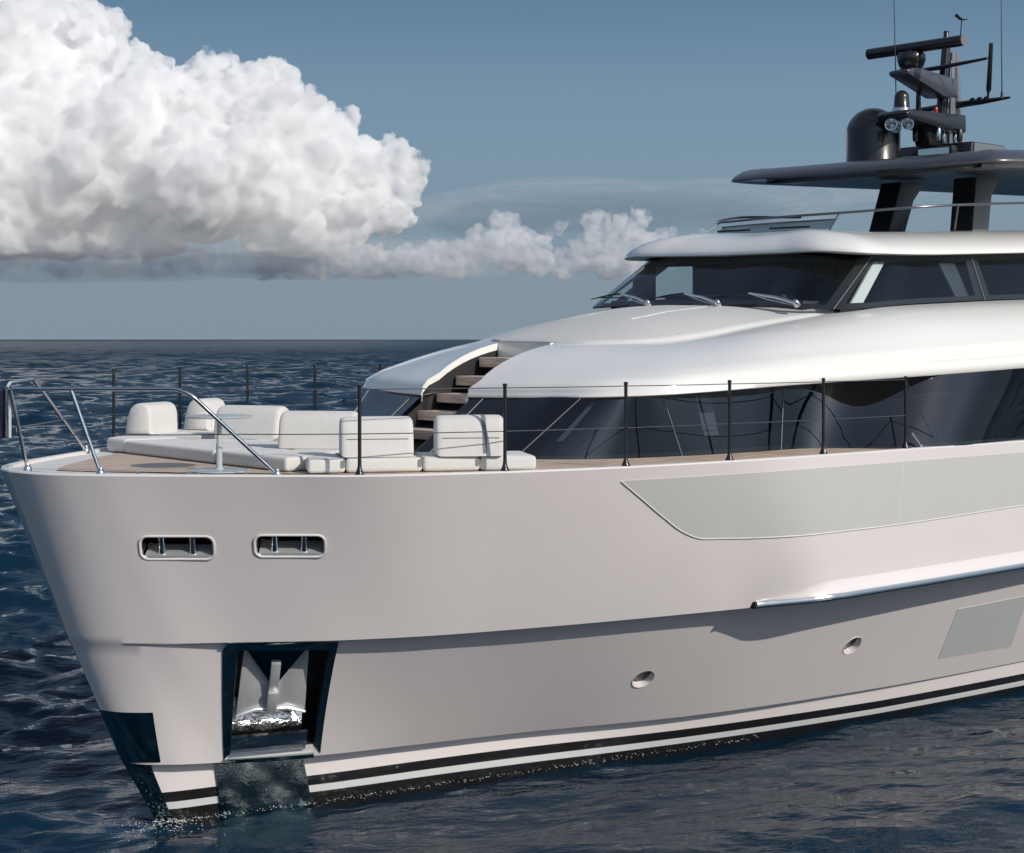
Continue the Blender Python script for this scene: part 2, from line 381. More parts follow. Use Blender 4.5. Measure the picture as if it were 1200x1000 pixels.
def cutter(V, F, slot):
    me = bpy.data.meshes.new('cut'); me.from_pydata([tuple(v) for v in V], [], F)
    for k in ('hull', 'steel', 'matblack', 'white', 'mirror', 'deckwhite'): me.materials.append(M[k])
    me.update()
    bm = bmesh.new(); bm.from_mesh(me); bmesh.ops.recalc_face_normals(bm, faces=bm.faces)
    for f in bm.faces: f.material_index = slot
    bm.to_mesh(me); bm.free()
    o = bpy.data.objects.new('cut', me); COL.objects.link(o); return o
def prism_pts(P, d_in, d_out, depth, outd, shrink=1.0):
    P = np.asarray(P); A = P + np.asarray(d_out) * outd; c = P.mean(0)
    B = c + (P - c) * shrink + np.asarray(d_in) * depth; k = len(P)
    return np.concatenate([A, B]), [tuple(range(k)), tuple(range(2*k - 1, k - 1, -1))] + [(i, (i+1) % k, k + (i+1) % k, k + i) for i in range(k)]
def unit(v): v = np.asarray(v, float); return v / np.linalg.norm(v)
cuts = []
# anchor pocket
PK = [hp(2.093, 2.084), hp(2.958, 2.058), hp(3.254, .822), hp(2.334, .817)]
pk_n = unit(np.cross(PK[1] - PK[0], PK[3] - PK[0])); pk_n = pk_n if pk_n[1] < 0 else -pk_n
pk_r = unit(PK[1] - PK[0]); pk_u = unit(np.cross(pk_n, pk_r)); pk_u = pk_u if pk_u[2] > 0 else -pk_u
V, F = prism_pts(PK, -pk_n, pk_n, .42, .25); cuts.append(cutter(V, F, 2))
# mooring ports: rounded rectangles
def rrect(w, h, r, n=6):
    pts = []
    for cx, cy, a0 in ((w/2-r, h/2-r, 0), (-w/2+r, h/2-r, 90), (-w/2+r, -h/2+r, 180), (w/2-r, -h/2+r, 270)):
        for k in range(n + 1):
            a = math.radians(a0 + 90 * k / n); pts.append((cx + r * math.cos(a), cy + r * math.sin(a)))
    return pts
PORTS = []
for (xa, za), (xb, zb), h in (((.985, 3.277), (1.569, 3.277), .25), ((1.904, 3.296), (2.48, 3.291), .245)):
    a, b = hp(xa, za), hp(xb, zb); c = hp((xa + xb) / 2, (za + zb) / 2)
    r = unit(b - a); e = hp((xa+xb)/2, za + .1) - hp((xa+xb)/2, za - .1); u = unit(e - r * (e @ r)); n = np.cross(r, u); n = n if n[1] < 0 else -n
    w = np.linalg.norm(b - a)
    PORTS.append((c, r, u, n, w, h))
    P = [c + r * x + u * y for x, y in rrect(w * .97, h * .95, .07)]
    V, F = prism_pts(P, -n, n, .42, .2); cuts.append(cutter(V, F, 2))
# two round portholes and their far twins are left plain
HOLES = []
for x, z in ((7.262, 1.233), (10.68, 1.309)):
    c = hp(x, z); n = unit(hp(x, z, .1) - c); r = unit(np.cross([0, 0, 1], n)); u = np.cross(n, r)
    HOLES.append((c, r, u, n))
    P = [c + .150 * (math.cos(a) * r + math.sin(a) * u) for a in np.linspace(0, 2*np.pi, 36, endpoint=False)]
    V, F = prism_pts(P, -n, n, .12, .15); cuts.append(cutter(V, F, 0))
for c in cuts:
    md = hull.modifiers.new('b', 'BOOLEAN'); md.operation = 'DIFFERENCE'; md.solver = 'EXACT'; md.object = c
    try: md.material_mode = 'TRANSFER'
    except Exception: pass
bpy.context.view_layer.update()
dg = bpy.context.evaluated_depsgraph_get()
me2 = bpy.data.meshes.new_from_object(hull.evaluated_get(dg))
hull.modifiers.clear(); hull.data = me2
for c in cuts: bpy.data.objects.remove(c)
me2.polygons.foreach_set('use_smooth', [True] * len(me2.polygons)); me2.set_sharp_from_angle(angle=math.radians(28))
hull.parent = yacht

def skin_grid(fn, nu, nv, off):
    """rows of points on the near hull skin; fn(u, v) -> (x, z)"""
    return [[hp(*fn(i / nu, j / nv), off) for i in range(nu + 1)] for j in range(nv + 1)]
def skin_patch(name, fn, nu, nv, off, material, label=None, depth=None):
    mb = MB(); g = skin_grid(fn, nu, nv, off); mb.loft(g)
    d = off + .02 if depth is None else depth
    base = skin_grid(fn, nu, nv, off - d)
    loop = lambda G: [G[0][i] for i in range(nu)] + [G[j][nu] for j in range(nv)] + [G[nv][i] for i in range(nu, 0, -1)] + [G[j][0] for j in range(nv, 0, -1)]
    mb.loft([loop(g), loop(base)], close_u=True)
    return mb.build(name, material, yacht, label, do_heel=False, angle=40)
def quad(tl, tr, br, bl):
    def f(u, v):
        a = (tl[0]*(1-u)+tr[0]*u, tl[1]*(1-u)+tr[1]*u); b = (bl[0]*(1-u)+br[0]*u, bl[1]*(1-u)+br[1]*u)
        return a[0]*(1-v)+b[0]*v, a[1]*(1-v)+b[1]*v
    return f
# long lighter panel let into the topsides, with a pale groove round it
pan_pts = crk([(5.42, 3.90), (5.72, 3.715), (6.15, 3.45), (6.50, 3.255), (6.75, 3.165), (7.1, 3.135), (9.2, 3.10), (12.8, 3.17), (20, 3.3)], 8)
def pan_low(x): return float(np.interp(x, pan_pts[:, 0], pan_pts[:, 1]))
px_ = np.concatenate([np.linspace(5.45, 7.2, 26), np.linspace(7.4, 19, 40)])
mb = MB(); rows = []
for v in np.linspace(0, 1, 9): rows.append([hp(x, pan_low(x) * (1 - v) + 3.905 * v, .011) for x in px_])
mb.loft(rows); panel = mb.build('bulwark_panel', M['panel'], yacht, do_heel=False)
mb = MB(); mb.tube([hp(x, z, .009) for x, z in pan_pts if x < 19], .008, 6)
mb.tube([hp(10.06, z, .009) for z in np.linspace(3.13, 3.89, 12)], .006, 6)
mb.build('groove', M['line'], panel, do_heel=False)
skin_patch('hull_window', lambda u, v: (quad((12.62, 1.64), (14.25, 1.68), (14.53, .82), (12.80, .845))(u, v)), 14, 10, .005, M['glaze'])
skin_patch('hull_window', lambda u, v: (quad((15.2, 1.70), (17.0, 1.73), (17.2, .87), (15.4, .86))(u, v)), 14, 10, .005, M['glaze'])
# rub strip along the fin
xs = np.concatenate([np.linspace(7.93, 9.0, 24), np.linspace(9.1, 21, 50)])
t_ = np.clip((xs - 7.93) / .85, 0, 1)
ko = -np.interp(xs, KO[:, 0], KO[:, 1]); zf = zk(xs); dd = .05 + .09 * t_
fo = np.column_stack([xs, ko - dd, zf + .035])
top_ = np.array([hp(x, float(z) + .10 + .12 * float(t), .004) for x, z, t in zip(xs, zf, t_)])
mid_ = fo + [0, .035, .032]; mid_[:, 1] += .01
mb = MB(); mb.loft([top_, top_ * .45 + mid_ * .55 + [0, .012, -.008], mid_, fo + [0, 0, .02], fo + [0, 0, -.03], np.column_stack([xs, ko + .04, zf - .004])])
mb.add([top_[0], fo[0] + [0, 0, .03], fo[0] + [0, 0, -.03], [xs[0], ko[0] + .04, zf[0] - .004]], [(0, 1, 2, 3)])
fin_o = mb.build('side_fin', M['hull'], yacht, do_heel=False, angle=30)
mb = MB(); mb.loft([fo + [0, .012, .040], fo + [0, -.018, .034], fo + [0, -.030, .012], fo + [0, -.030, -.016], fo + [0, -.014, -.036], fo + [0, .012, -.040]])
mb.build('rub_strip', M['steel'], fin_o, do_heel=False)
mb = MB(); mb.box(fo[0] + [-.012, .02, .0], (.04, .09, .085)); mb.build('end_cap', M['matblack'], fin_o, do_heel=False, bevel=.008)
# anchor pocket frame, apron and contents
def pk(x, z, off): return hp(x, z, off)
frm = MB()
outer = [(1.92, 2.20), (3.01, 2.155), (3.369, .70), (2.279, .74)]; inner = [(2.093, 2.084), (2.958, 2.058), (3.254, .822), (2.334, .817)]
for k in range(4):
    l = (k + 1) % 4
    if k == 2: continue
    N = 14; g = []
    for s in range(4):
        t = s / 3
        A = np.array(outer[k]) * (1-t) + np.array(inner[k]) * t; B = np.array(outer[l]) * (1-t) + np.array(inner[l]) * t
        g.append([pk(*(A * (1-q) + B * q), .014) for q in np.linspace(0, 1, N)])
    frm.loft(g)
    for s in (0, 3): frm.loft([g[s], [np.array(p) - pk_n * -.0 + (-pk_n) * (.03 if s == 0 else .10) for p in g[s]]])
pocket = frm.build('anchor_pocket_frame', M['mirror'], yacht, do_heel=False)
mb = MB(); P3 = np.array(PK)
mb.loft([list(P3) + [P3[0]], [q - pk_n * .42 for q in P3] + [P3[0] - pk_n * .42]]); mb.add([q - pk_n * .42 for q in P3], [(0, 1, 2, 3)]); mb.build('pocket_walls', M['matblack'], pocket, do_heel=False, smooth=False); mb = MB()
c_in = lambda a, b, d: P3[0] * (1-a) * (1-b) + P3[1] * a * (1-b) + P3[2] * a * b + P3[3] * (1-a) * b - pk_n * d
mb.add([c_in(.0, .0, .38), c_in(1, 0, .38), c_in(1, .2, .40), c_in(.5, .34, .20), c_in(0, .2, .40)], [(0, 1, 2, 3, 4)])
mb.build('hawse_plate', M['teal'], pocket, do_heel=False, smooth=False)
MB().add([c_in(.06, -.0, .10), c_in(.80, -.0, .10), c_in(.46, .40, .08), c_in(.42, .40, .08)], [(0, 1, 2, 3)]).build('hawse_wedge', M['teal'], pocket, do_heel=False, smooth=False)
mb = MB(); g = []
for b, d in ((.66, .36), (.80, .20), (.845, .09), (.85, .03)): g.append([c_in(a, b, d) for a in np.linspace(.0, .83, 8)])
mb.loft(g); mb.build('splash_tray', M['tray'], pocket, do_heel=False)
mb = MB(); g = [[c_in(a, b, d) for a in np.linspace(.0, .9, 8)] for b, d in ((.85, .03), (.86, .0), (.97, .0), (1.0, -.02), (1.02, -.04))]
mb.loft(g); mb.build('sill', M['steel'], pocket, do_heel=False)
skin_patch('bow_apron', quad((2.272, .74), (3.285, .71), (3.48, .02), (2.43, .02)), 14, 14, .03, M['wetsteel'])
skin_patch('bow_apron', quad((2.43, .02), (3.48, .02), (3.66, -.5), (2.6, -.5)), 8, 6, .03, M['wetsteel'])
# stem plate, both sides of the stem
def stem_x(z): return float(np.interp(z, [-.7, 0, .70, .76, 2.2, 4.05], [2.1, 1.765, 1.365, 1.335, .705, .03]))
for side in (-1, 1):
    mb = MB()
    def sp(z0, z1, x0, x1, nz=10, nx=26):
        g = []
        for z in np.linspace(z0, z1, nz):
            w = (z0 - z) / (z0 - z1); b = x0 * (1-w) + x1 * w
            r = rowat(z); L = np.concatenate([[0], np.cumsum(np.linalg.norm(np.diff(r[:, :2], axis=0), axis=1))])
            Lb = np.interp(b, r[:, 0], L); q = np.linspace(0, Lb, nx)
            row = np.column_stack([np.interp(q, L, r[:, 0]), np.interp(q, L, r[:, 1]), np.full(nx, z)])
            t = np.gradient(row, axis=0); nrm = np.column_stack([-t[:, 1], t[:, 0], 0*q]); nrm /= np.linalg.norm(nrm, axis=1)[:, None]
            row = row + nrm * .014; row[0, 1] = 0
            g.append(row * [1, side, 1])
        mb.loft(g)
    sp(1.375, .775, 1.45, 1.62); sp(.775, .0, 1.57, 1.90); sp(0, -.5, 1.90, 2.1)
    mb.build('stem_plate', M['mirror'], yacht, do_heel=False)
# mooring ports: polished surround, two rollers in each
for c, r, u, n, w, h in PORTS:
    mb = MB(); rows = []
    for (g, o) in ((.022, -.0), (.020, .010), (.010, .014), (.0, .010), (-.004, .0)):
        rows.append([c + r * x + u * y + n * o for x, y in rrect(w + 2*g, h + 2*g, .075 + g)])
    mb.loft(rows, close_u=True); fr = mb.build('mooring_port', M['hull'], yacht, do_heel=False)
    mb = MB(); rows = []
    for (g, o) in ((-.004, .0), (-.012, -.02), (-.014, -.30)): rows.append([c + r * x + u * y + n * o for x, y in rrect(w + 2*g, h + 2*g, .075 + g)])
    mb.loft(rows, close_u=True); mb.build('throat', M['steel'], fr, do_heel=False)
    for f in (-.23, .20):
        mb = MB(); b = c + r * w * f - n * .075
        mb.lathe([(.050, -h*.5), (.046, -h*.34), (.036, -h*.15), (.033, h*.3), (.042, h*.42), (.042, h*.5)], b, 14, u); mb.build('roller', M['steel'], fr, do_heel=False)
    mb = MB(); mb.box(c - n * .13 - u * h * .42, (w * .95, .24, .02), [r, n, u]); mb.build('port_floor', M['galv'], fr, do_heel=False)
    mb = MB(); mb.box(c - n * .37 + r * (-w * .36), (w * .18, .02, h * .6), [r, n, u]); mb.build('bollard', M['tread'], fr, do_heel=False)
for c, r, u, n in HOLES:
    mb = MB(); mb.lathe([(.148, -.10), (.1485, -.004), (.149, .004), (.156, .006), (.160, .002), (.160, -.02)], c, 36, n, cap=False); ph = mb.build('porthole', M['hull'], yacht, do_heel=False); MB().lathe([(.0, -.085), (.1475, -.085)], c, 30, n, cap=False).build('shaded_deadlight', M['dim'], ph, do_heel=False)  # back disc coloured dark for the shade inside the recess

# ---- deck and fittings
gun = lambda x: float(np.interp(x, G[:, 0], G[:, 1]))
DZ = 4.035
xs = np.concatenate([np.linspace(.5, 3, 40), np.linspace(3.2, 12, 45)])
ed = np.array([max(.0, gun(x - .42 * np.exp(-max(x - .5, 0) / 3.0)) * 1.0 - np.interp(x, [0, .5, 2, 4, 6, 12], [.5, .56, .46, .28, .16, .13])) for x in xs])
mb = MB(); mb.loft([np.column_stack([xs, -ed * v, np.full_like(xs, DZ + .004)]) for v in np.linspace(-1, 1, 9)])
deck = mb.build('teak_deck', M['teak'], yacht, do_heel=False, smooth=False)
def rod(name, pts, r, m, n=10, parent=yacht): mb = MB(); mb.tube(pts, r, n); return mb.build(name, m, parent)
SX = [2.6, 4.05, 5.5, 7.0, 8.62, 10.22]
for side in (-1, 1):
    tops = []; mids = []
    top = 4.985 if side < 0 else 5.05
    for x in (SX if side < 0 else (2.55, 3.78, 5.02, 6.27, 7.5, 8.75)):
        y = (gun(x) - .085) * side
        mb = MB(); mb.lathe([(.050, 4.035), (.050, 4.07), (.034, 4.10), (.022, 4.14), (.0195, 4.2), (.0195, top - .03), (.024, top - .028), (.024, top), (.0, top + .004)], (x, y, 0), 14)
        mb.build('rail_stanchion', M['black'], yacht)
        tops.append((x, y, top - .045)); mids.append((x, y, 4.48))
    f0 = [(.14, -.06 * -side if side > 0 else -.06, 4.455), (.50, -.93 if side < 0 else .95, 4.46), (1.62, (gun(1.75) - .12) * side, 4.48)]
    lead = [(1.06, 1.9 * side, 4.945 if side < 0 else 4.99)]
    for nm, P in (('top_wire', lead + tops), ('middle_wire', f0 + mids)):
        Q = []
        for a, b in zip(P[:-1], P[1:]):
            for t in np.linspace(0, 1, 7)[:-1]:
                q = np.array(a) * (1-t) + np.array(b) * t; q[2] -= .0025 * 4 * t * (1-t); Q.append(q)
        Q.append(np.array(P[-1])); rod(nm, Q, .0062, M['grey'], 6)
    if side < 0: rod('brace_wire', [tops[-1], (10.9, -(gun(10.9) - .1), 4.07)], .006, M['grey'], 6)
# pulpit of bent stainless tube: two hoops, an end leg each, a mid leg and a bow leg
def arc(P, i, r, n=8):
    """rounds the corner i of a polyline"""
    P = [np.array(p, float) for p in P]; a, b, c = P[i-1], P[i], P[i+1]
    p0 = b + unit(a - b) * r; p1 = b + unit(c - b) * r
    return P[:i] + [(1-t)**2 * p0 + 2*t*(1-t) * b + t*t * p1 for t in np.linspace(0, 1, n)] + P[i+1:]
near_h = arc([(.03, -.10, 4.925), (.38, -.80, 4.935), (1.08, -1.92, 4.95), (1.95, -2.26, 4.06)], 2, .16)
far_h = arc([(.03, .06, 4.925), (.38, .84, 4.955), (1.10, 1.86, 4.965), (1.94, 2.27, 4.06)], 2, .16)
pul = rod('bow_pulpit', near_h, .0215, M['steel'], 12)
rod('hoop', far_h, .0215, M['steel'], 12, pul)
for nm, a, b in (('leg', (.37, -.80, 4.92), (.60, -1.00, 4.06)), ('leg', (.02, -.05, 4.925), (.235, -.0, 4.06))): rod(nm, [a, b], .0205, M['steel'], 12, pul)
for p in ((1.95, -2.26), (1.94, 2.27), (.60, -1.0), (.235, 0)):
    mb = MB(); mb.lathe([(.045, 4.03), (.045, 4.075), (.03, 4.10), (.024, 4.12)], (*p, 0), 14); mb.build('foot', M['steel'], pul)
mb = MB(); mb.tube([(.02, -.02, 4.93), (-.0, .0, 4.95), (.0, .0, 4.42)], .012, 8); staff = mb.build('jack_staff', M['steel'], pul)
for x, s in ((.88, 1), (1.35, -1), (1.28, 1), (1.72, -1)):                   # low fairleads on the rim
    mb = MB(); y = (gun(x) - .16) * (-1 if s > 0 else -1); mb.lathe([(.02, 4.05), (.014, 4.08), (.02, 4.105), (.0, 4.11)], (x, y, 0), 10); mb.build('deck_stud', M['steel'], yacht)
for x in (10.55, 11.05):
    mb = MB(); y = -(gun(x) - .10); mb.tube([(x, y, 4.05), (x - .02, y + .01, 4.13), (x - .14, y + .03, 4.26)], .016, 8); mb.lathe([(.035, 4.05), (.028, 4.10), (.0, 4.12)], (x, y, 0), 10); mb.build('fairlead_horn', M['steel'], yacht)

# ---- lower deckhouse: raked glass all round under a white eyebrow
S = [  # half-breadth stations of the eyebrow: lower edge, band top, two mid curves, inner edge
 ((5.80,.50,4.715),(5.82,.50,4.80),(6.10,.51,5.00),(6.58,.53,5.225),(7.2,.56,5.37)),
 ((6.00,1.6,4.735),(6.03,1.6,4.82),(6.38,1.45,5.05),(6.9,1.15,5.26),(7.35,.95,5.375)),
 ((6.28,2.55,4.76),(6.31,2.53,4.85),(6.72,2.22,5.07),(7.3,1.75,5.28),(7.75,1.38,5.39)),
 ((6.75,3.02,4.785),(6.78,3.0,4.88),(7.15,2.65,5.11),(7.7,2.1,5.31),(8.2,1.62,5.415)),
 ((7.4,3.2,4.815),(7.42,3.18,4.93),(7.8,2.9,5.16),(8.3,2.35,5.37),(8.8,1.78,5.49)),
 ((8.4,3.38,4.87),(8.4,3.36,5.01),(8.65,3.15,5.22),(9.0,2.6,5.49),(9.45,1.9,5.60)),
 ((9.67,3.55,4.92),(9.67,3.53,5.09),(9.8,3.35,5.30),(9.95,2.85,5.60),(10.3,2.2,5.75)),
 ((11.3,3.78,4.985),(11.3,3.76,5.17),(11.35,3.6,5.38),(11.4,3.15,5.74),(11.4,2.56,5.89)),
 ((13,3.92,5.06),(13,3.9,5.25),(13,3.72,5.47),(13,3.25,5.84),(13,2.70,5.985)),
 ((16,3.95,5.19),(16,3.93,5.38),(16,3.77,5.59),(16,3.32,5.95),(16,2.78,6.10)),
 ((24,3.95,5.5),(24,3.93,5.7),(24,3.77,5.9),(24,3.35,6.2),(24,2.85,6.35)),
 ((30,3.85,5.6),(30,3.83,5.8),(30,3.7,6.0),(30,3.3,6.3),(30,2.8,6.45))]
CS = [crk([s[k] for s in S], 12) for k in range(5)]
def eyebrow(side):
    E, B, M1, M2, I = CS
    crease = B + [0, 0, .03]; crease[:, 1] -= .12 * (lambda t: t*t*(3-2*t))(np.clip((B[:, 0] - 7.0) / 6, 0, 1))
    mid = (crease + M1) / 2; mid[:, 1] += .055; mid[:, 2] += .01
    rows = [E - np.array([[0, .80, 0]]) + np.array([[.25, 0, .05]]) * np.exp(-(E[:, :1] - 5.8) / .8), E + [0, -.03, .0], E + [-.004, 0, .012], (E+B)/2, B, crease, mid, M1]
    rows[0][:, 0] += .18 * np.exp(-(E[:, 0] - 5.8) / .6); rows[0][:, 1] = np.maximum(rows[0][:, 1], .5)
    n = 6                                        # smooth crown between M1 and the inner edge
    for t in np.linspace(0, 1, n + 2)[1:]:
        rows.append((1-t)**2 * M1 + 2*t*(1-t) * (M2 * 2 - (M1 + I) / 2) + t*t * I)
    rows.append(I - [0, 0, .10])
    rows = [np.array(r) for r in rows]
    if side < 0: rows = [mir(r) for r in rows]
    mb = MB(); mb.loft(rows)
    o = mb.build('eyebrow_roof', M['white'], yacht, angle=80)
    mb = MB()                                   # white return of the stair well, and its dark cheek below
    top = np.array([r[0] for r in rows[1:-1]]); low = top - [0, 0, .085]; low[:, 1] -= 0
    tin = top.copy(); tin[:, 1] -= .012 * side; lin = low.copy(); lin[:, 1] -= .012 * side
    mb.loft([top, tin, lin, low]); mb.build('edge_return', M['white'], o)
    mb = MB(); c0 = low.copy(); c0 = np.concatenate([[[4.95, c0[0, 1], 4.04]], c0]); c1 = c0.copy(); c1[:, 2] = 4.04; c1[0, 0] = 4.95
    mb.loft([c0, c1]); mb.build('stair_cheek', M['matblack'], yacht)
    return o
eyebrow(-1); eyebrow(1)
GB = [(4.95,.55,4.036),(5.10,1.2,4.036),(5.38,1.92,4.036),(6.0,2.5,4.036),(7.25,2.86,4.036),(8.4,2.93,4.036),(9.55,2.96,4.036),(10.45,3.80,4.05),(13,3.885,4.06),(16,3.89,4.06),(24,3.86,4.1)]
GT = [(5.86,.52,4.735),(5.98,1.3,4.745),(6.17,2.25,4.765),(6.50,2.65,4.785),(7.02,2.74,4.81),(8.4,2.80,4.88),(9.9,2.90,4.94),(11.3,3.77,4.995),(13,3.90,5.07),(16,3.90,5.2),(24,3.88,5.51)]
gb, gt = crk(GB, 10), crk(GT, 10)
def at(i, v): return gb[i] * (1-v) + gt[i] * v
for side in (-1, 1):
    for (i0, i1) in ((0, 20), (20, 40), (40, 55), (55, 80), (80, 100)):
        rows = [np.array([at(i, v) for i in range(i0, i1 + 1)]) for v in np.linspace(0, 1, 7)]
        if side < 0: rows = [mir(r) for r in rows]
        mb = MB(); mb.loft(rows); w = mb.build('saloon_window', M['glass'], yacht)
        if i0 in (20, 40, 55):
            P = np.array([at(i0, v) for v in np.linspace(0, 1, 9)]); P = mir(P) if side < 0 else P
            mb = MB(); mb.tube(P + [0, .004 * side, 0], .007, 6); mb.build('mullion', M['greyside'], w)
    P = np.array([at(3, v) for v in np.linspace(0, 1, 9)]); P = mir(P) if side < 0 else P
    mb = MB(); mb.tube(P + [-.004, 0, .004], .006, 6); mb.build('mullion', M['greyside'], w)
    # dark cabin behind the glass with pale slanted frames
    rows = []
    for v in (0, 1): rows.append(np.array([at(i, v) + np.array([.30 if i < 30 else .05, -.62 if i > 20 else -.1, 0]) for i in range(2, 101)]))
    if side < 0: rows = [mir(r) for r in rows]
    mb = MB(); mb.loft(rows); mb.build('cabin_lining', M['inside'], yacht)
    for i, wd in ((24, 1.5), (44, 2)):
        mb = MB()
        a, b, c, d = at(i, .28), at(int(i + wd), .28), at(int(i + wd), .86), at(i, .92)
        q = np.array([a, b, c, d]); q[:, 1] -= .10; q[:, 0] += .06
        if side < 0: q = mir(q)
        mb.add(q, [(0, 1, 2, 3)]); mb.build('window_post', M['lining'], yacht, smooth=False, fix=False)
# stairs between the two wings
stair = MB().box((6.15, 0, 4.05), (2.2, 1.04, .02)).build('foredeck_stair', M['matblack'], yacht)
for x, z in ((6.80, 5.185), (6.40, 4.96), (6.08, 4.74), (5.76, 4.52), (5.44, 4.30)):
    mb = MB(); mb.box((x + .13, 0, z - .06), (.34, .96, .12)); mb.build('tread', M['tread'], stair, bevel=.008)
mb = MB(); mb.box((7.17, 0, 5.275), (.06, 1.10, .20)); mb.build('top_riser', M['white'], stair)
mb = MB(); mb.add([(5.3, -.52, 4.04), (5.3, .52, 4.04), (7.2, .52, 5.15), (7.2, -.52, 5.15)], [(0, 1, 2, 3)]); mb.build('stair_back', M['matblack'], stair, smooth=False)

# ---- hood and sun pad in front of the wheelhouse
def hood():
    I = CS[4]; xs = np.concatenate([np.linspace(7.2, 7.45, 8), np.linspace(7.5, 10.75, 66)])
    yI = np.interp(xs, I[:, 0], I[:, 1]); zI = np.interp(xs, I[:, 0], I[:, 2])
    crown = np.interp(xs, [7.2, 7.35, 7.8, 8.4, 9.2, 10.2, 10.8], [.0, .04, .12, .24, .24, .15, .06])
    u = np.linspace(-1, 1, 161)
    rows = []
    for x, y, z, c in zip(xs, yI, zI, crown):
        prof = 1 - np.abs(u) ** 2.6
        zz = z + c * prof
        edge = np.clip((1 - np.abs(u)) * y / .07, 0, 1)
        zz = zz + .035 * np.sqrt(edge) - .02 * np.exp(-((np.abs(u) - 1) * y / .03) ** 2)
        zz += .02 * np.clip((x - 7.2) / .05, 0, 1) - .03
        for s in (.62, -.62):
            if x > 8.5: zz = zz - .016 * np.exp(-((u * y - s) / .022) ** 2)
        zz = zz - .014 * np.exp(-((x - 8.45) / .03) ** 2) * (np.abs(u) < .93)
        rows.append(np.column_stack([np.full_like(u, x) - .06 * np.exp(-((x - 7.2) / .2) ** 2) * 0, u * (y + .004), zz]))
    front = rows[0].copy(); front[:, 2] -= .09; rows.insert(0, front)
    mb = MB(); mb.loft(rows); o = mb.build('foredeck_sunpad', M['pad'], yacht, angle=60)
    R = np.array(rows[1:])
    for s in (.62, -.62):
        P = []
        for r in R:
            if 8.5 < r[0, 0] < 10.1: k = int(np.argmin(np.abs(r[:, 1] - s))); P.append([r[k, 0], s, float(np.interp(s, r[:, 1], r[:, 2])) + .004])
        MB().tube(P[::2], .009, 6).build('seam', M['lining'], o)  # pale tubes paint the highlight along each seam
    for side in (0, -1):
        P = [r[side] + np.array([0, (.012 if side == 0 else -.012), .012]) for r in R]; MB().tube(P[::2], .014, 6).build('edge_groove_shade', M['groove_shade'], o)  # grey tubes stand in for the shaded groove round the pad
    MB().tube([R[0][k] + np.array([-.004, 0, .004]) for k in range(0, 161, 8)], .010, 6).build('edge_groove_shade', M['groove_shade'], o)
    return o
hood()

# ---- wheelhouse
WB = [(10.18,0,5.90),(10.18,1.3,5.89),(10.24,2.02,5.88),(10.62,2.42,5.862),(12.1,2.56,5.95),(13.8,2.66,6.035),(15.6,2.73,6.095),(18,2.78,6.19),(24,2.84,6.36)]
WT = [(11.18,0,6.68),(11.20,1.2,6.69),(11.34,1.80,6.69),(11.80,2.18,6.66),(12.75,2.26,6.69),(13.95,2.30,6.735),(15.5,2.34,6.81),(18,2.38,6.93),(24,2.45,7.2)]
wb, wt = crk(WB, 10), crk(WT, 10)
full_b = np.concatenate([mir(wb[1:31][::-1]), wb[:31]]); full_t = np.concatenate([mir(wt[1:31][::-1]), wt[:31]])
mb = MB(); mb.loft([full_b * (1-v) + full_t * v for v in np.linspace(0, 1, 8)]); screen = mb.build('windscreen', M['wglass'], yacht)
for side in (-1, 1):
    for i0, i1 in ((30, 50), (50, 65), (65, 80)):
        rows = [wb[i0:i1+1] * (1-v) + wt[i0:i1+1] * v for v in np.linspace(0, 1, 7)]
        rows = [mir(r) for r in rows] if side < 0 else rows
        mb = MB(); mb.loft(rows); w = mb.build('wheelhouse_window', M['wglass'], yacht)
        P = np.array([wb[i0] * (1-v) + wt[i0] * v for v in np.linspace(0, 1, 7)]); P = mir(P) if side < 0 else P
        mb = MB(); mb.tube(P + [0, .006 * side, .0], .008, 6); mb.build('mullion', M['greyside'], w)
        # black border printed round each pane
        mb = MB()
        def strip(a0, a1, b0, b1, ins=-.012):
            q = []
            for ii in (a0, a1):
                pass
        g = lambda i, v: (wb[i] * (1-v) + wt[i] * v) + np.array([0, -.02, 0])
        n = i1 - i0
        for v0, v1 in ((0, .10), (.86, 1)): mb.loft([[g(i, v) for i in range(i0, i1 + 1)] for v in (v0, v1)])
        mb.loft([[g(i0, v), g(i0 + 1, v)] for v in np.linspace(.1, .86, 4)]); mb.loft([[g(i1 - 1, v), g(i1, v)] for v in np.linspace(.1, .86, 4)])
        if side < 0: mb.V = [(x, -y, z) for x, y, z in mb.V]
        mb.build('border', M['matblack'], w)
mb = MB()
for v0, v1 in ((0, .08), (.84, 1)): mb.loft([(full_b * (1-v) + full_t * v) + np.array([.03, 0, -.01]) for v in (v0, v1)])
for sl in ((0, 3), (57, 60)): mb.loft([(full_b[sl[0]:sl[1]+1] * (1-v) + full_t[sl[0]:sl[1]+1] * v) + np.array([.03, 0, -.01]) for v in (.08, .84)])
mb.build('border', M['matblack'], screen)
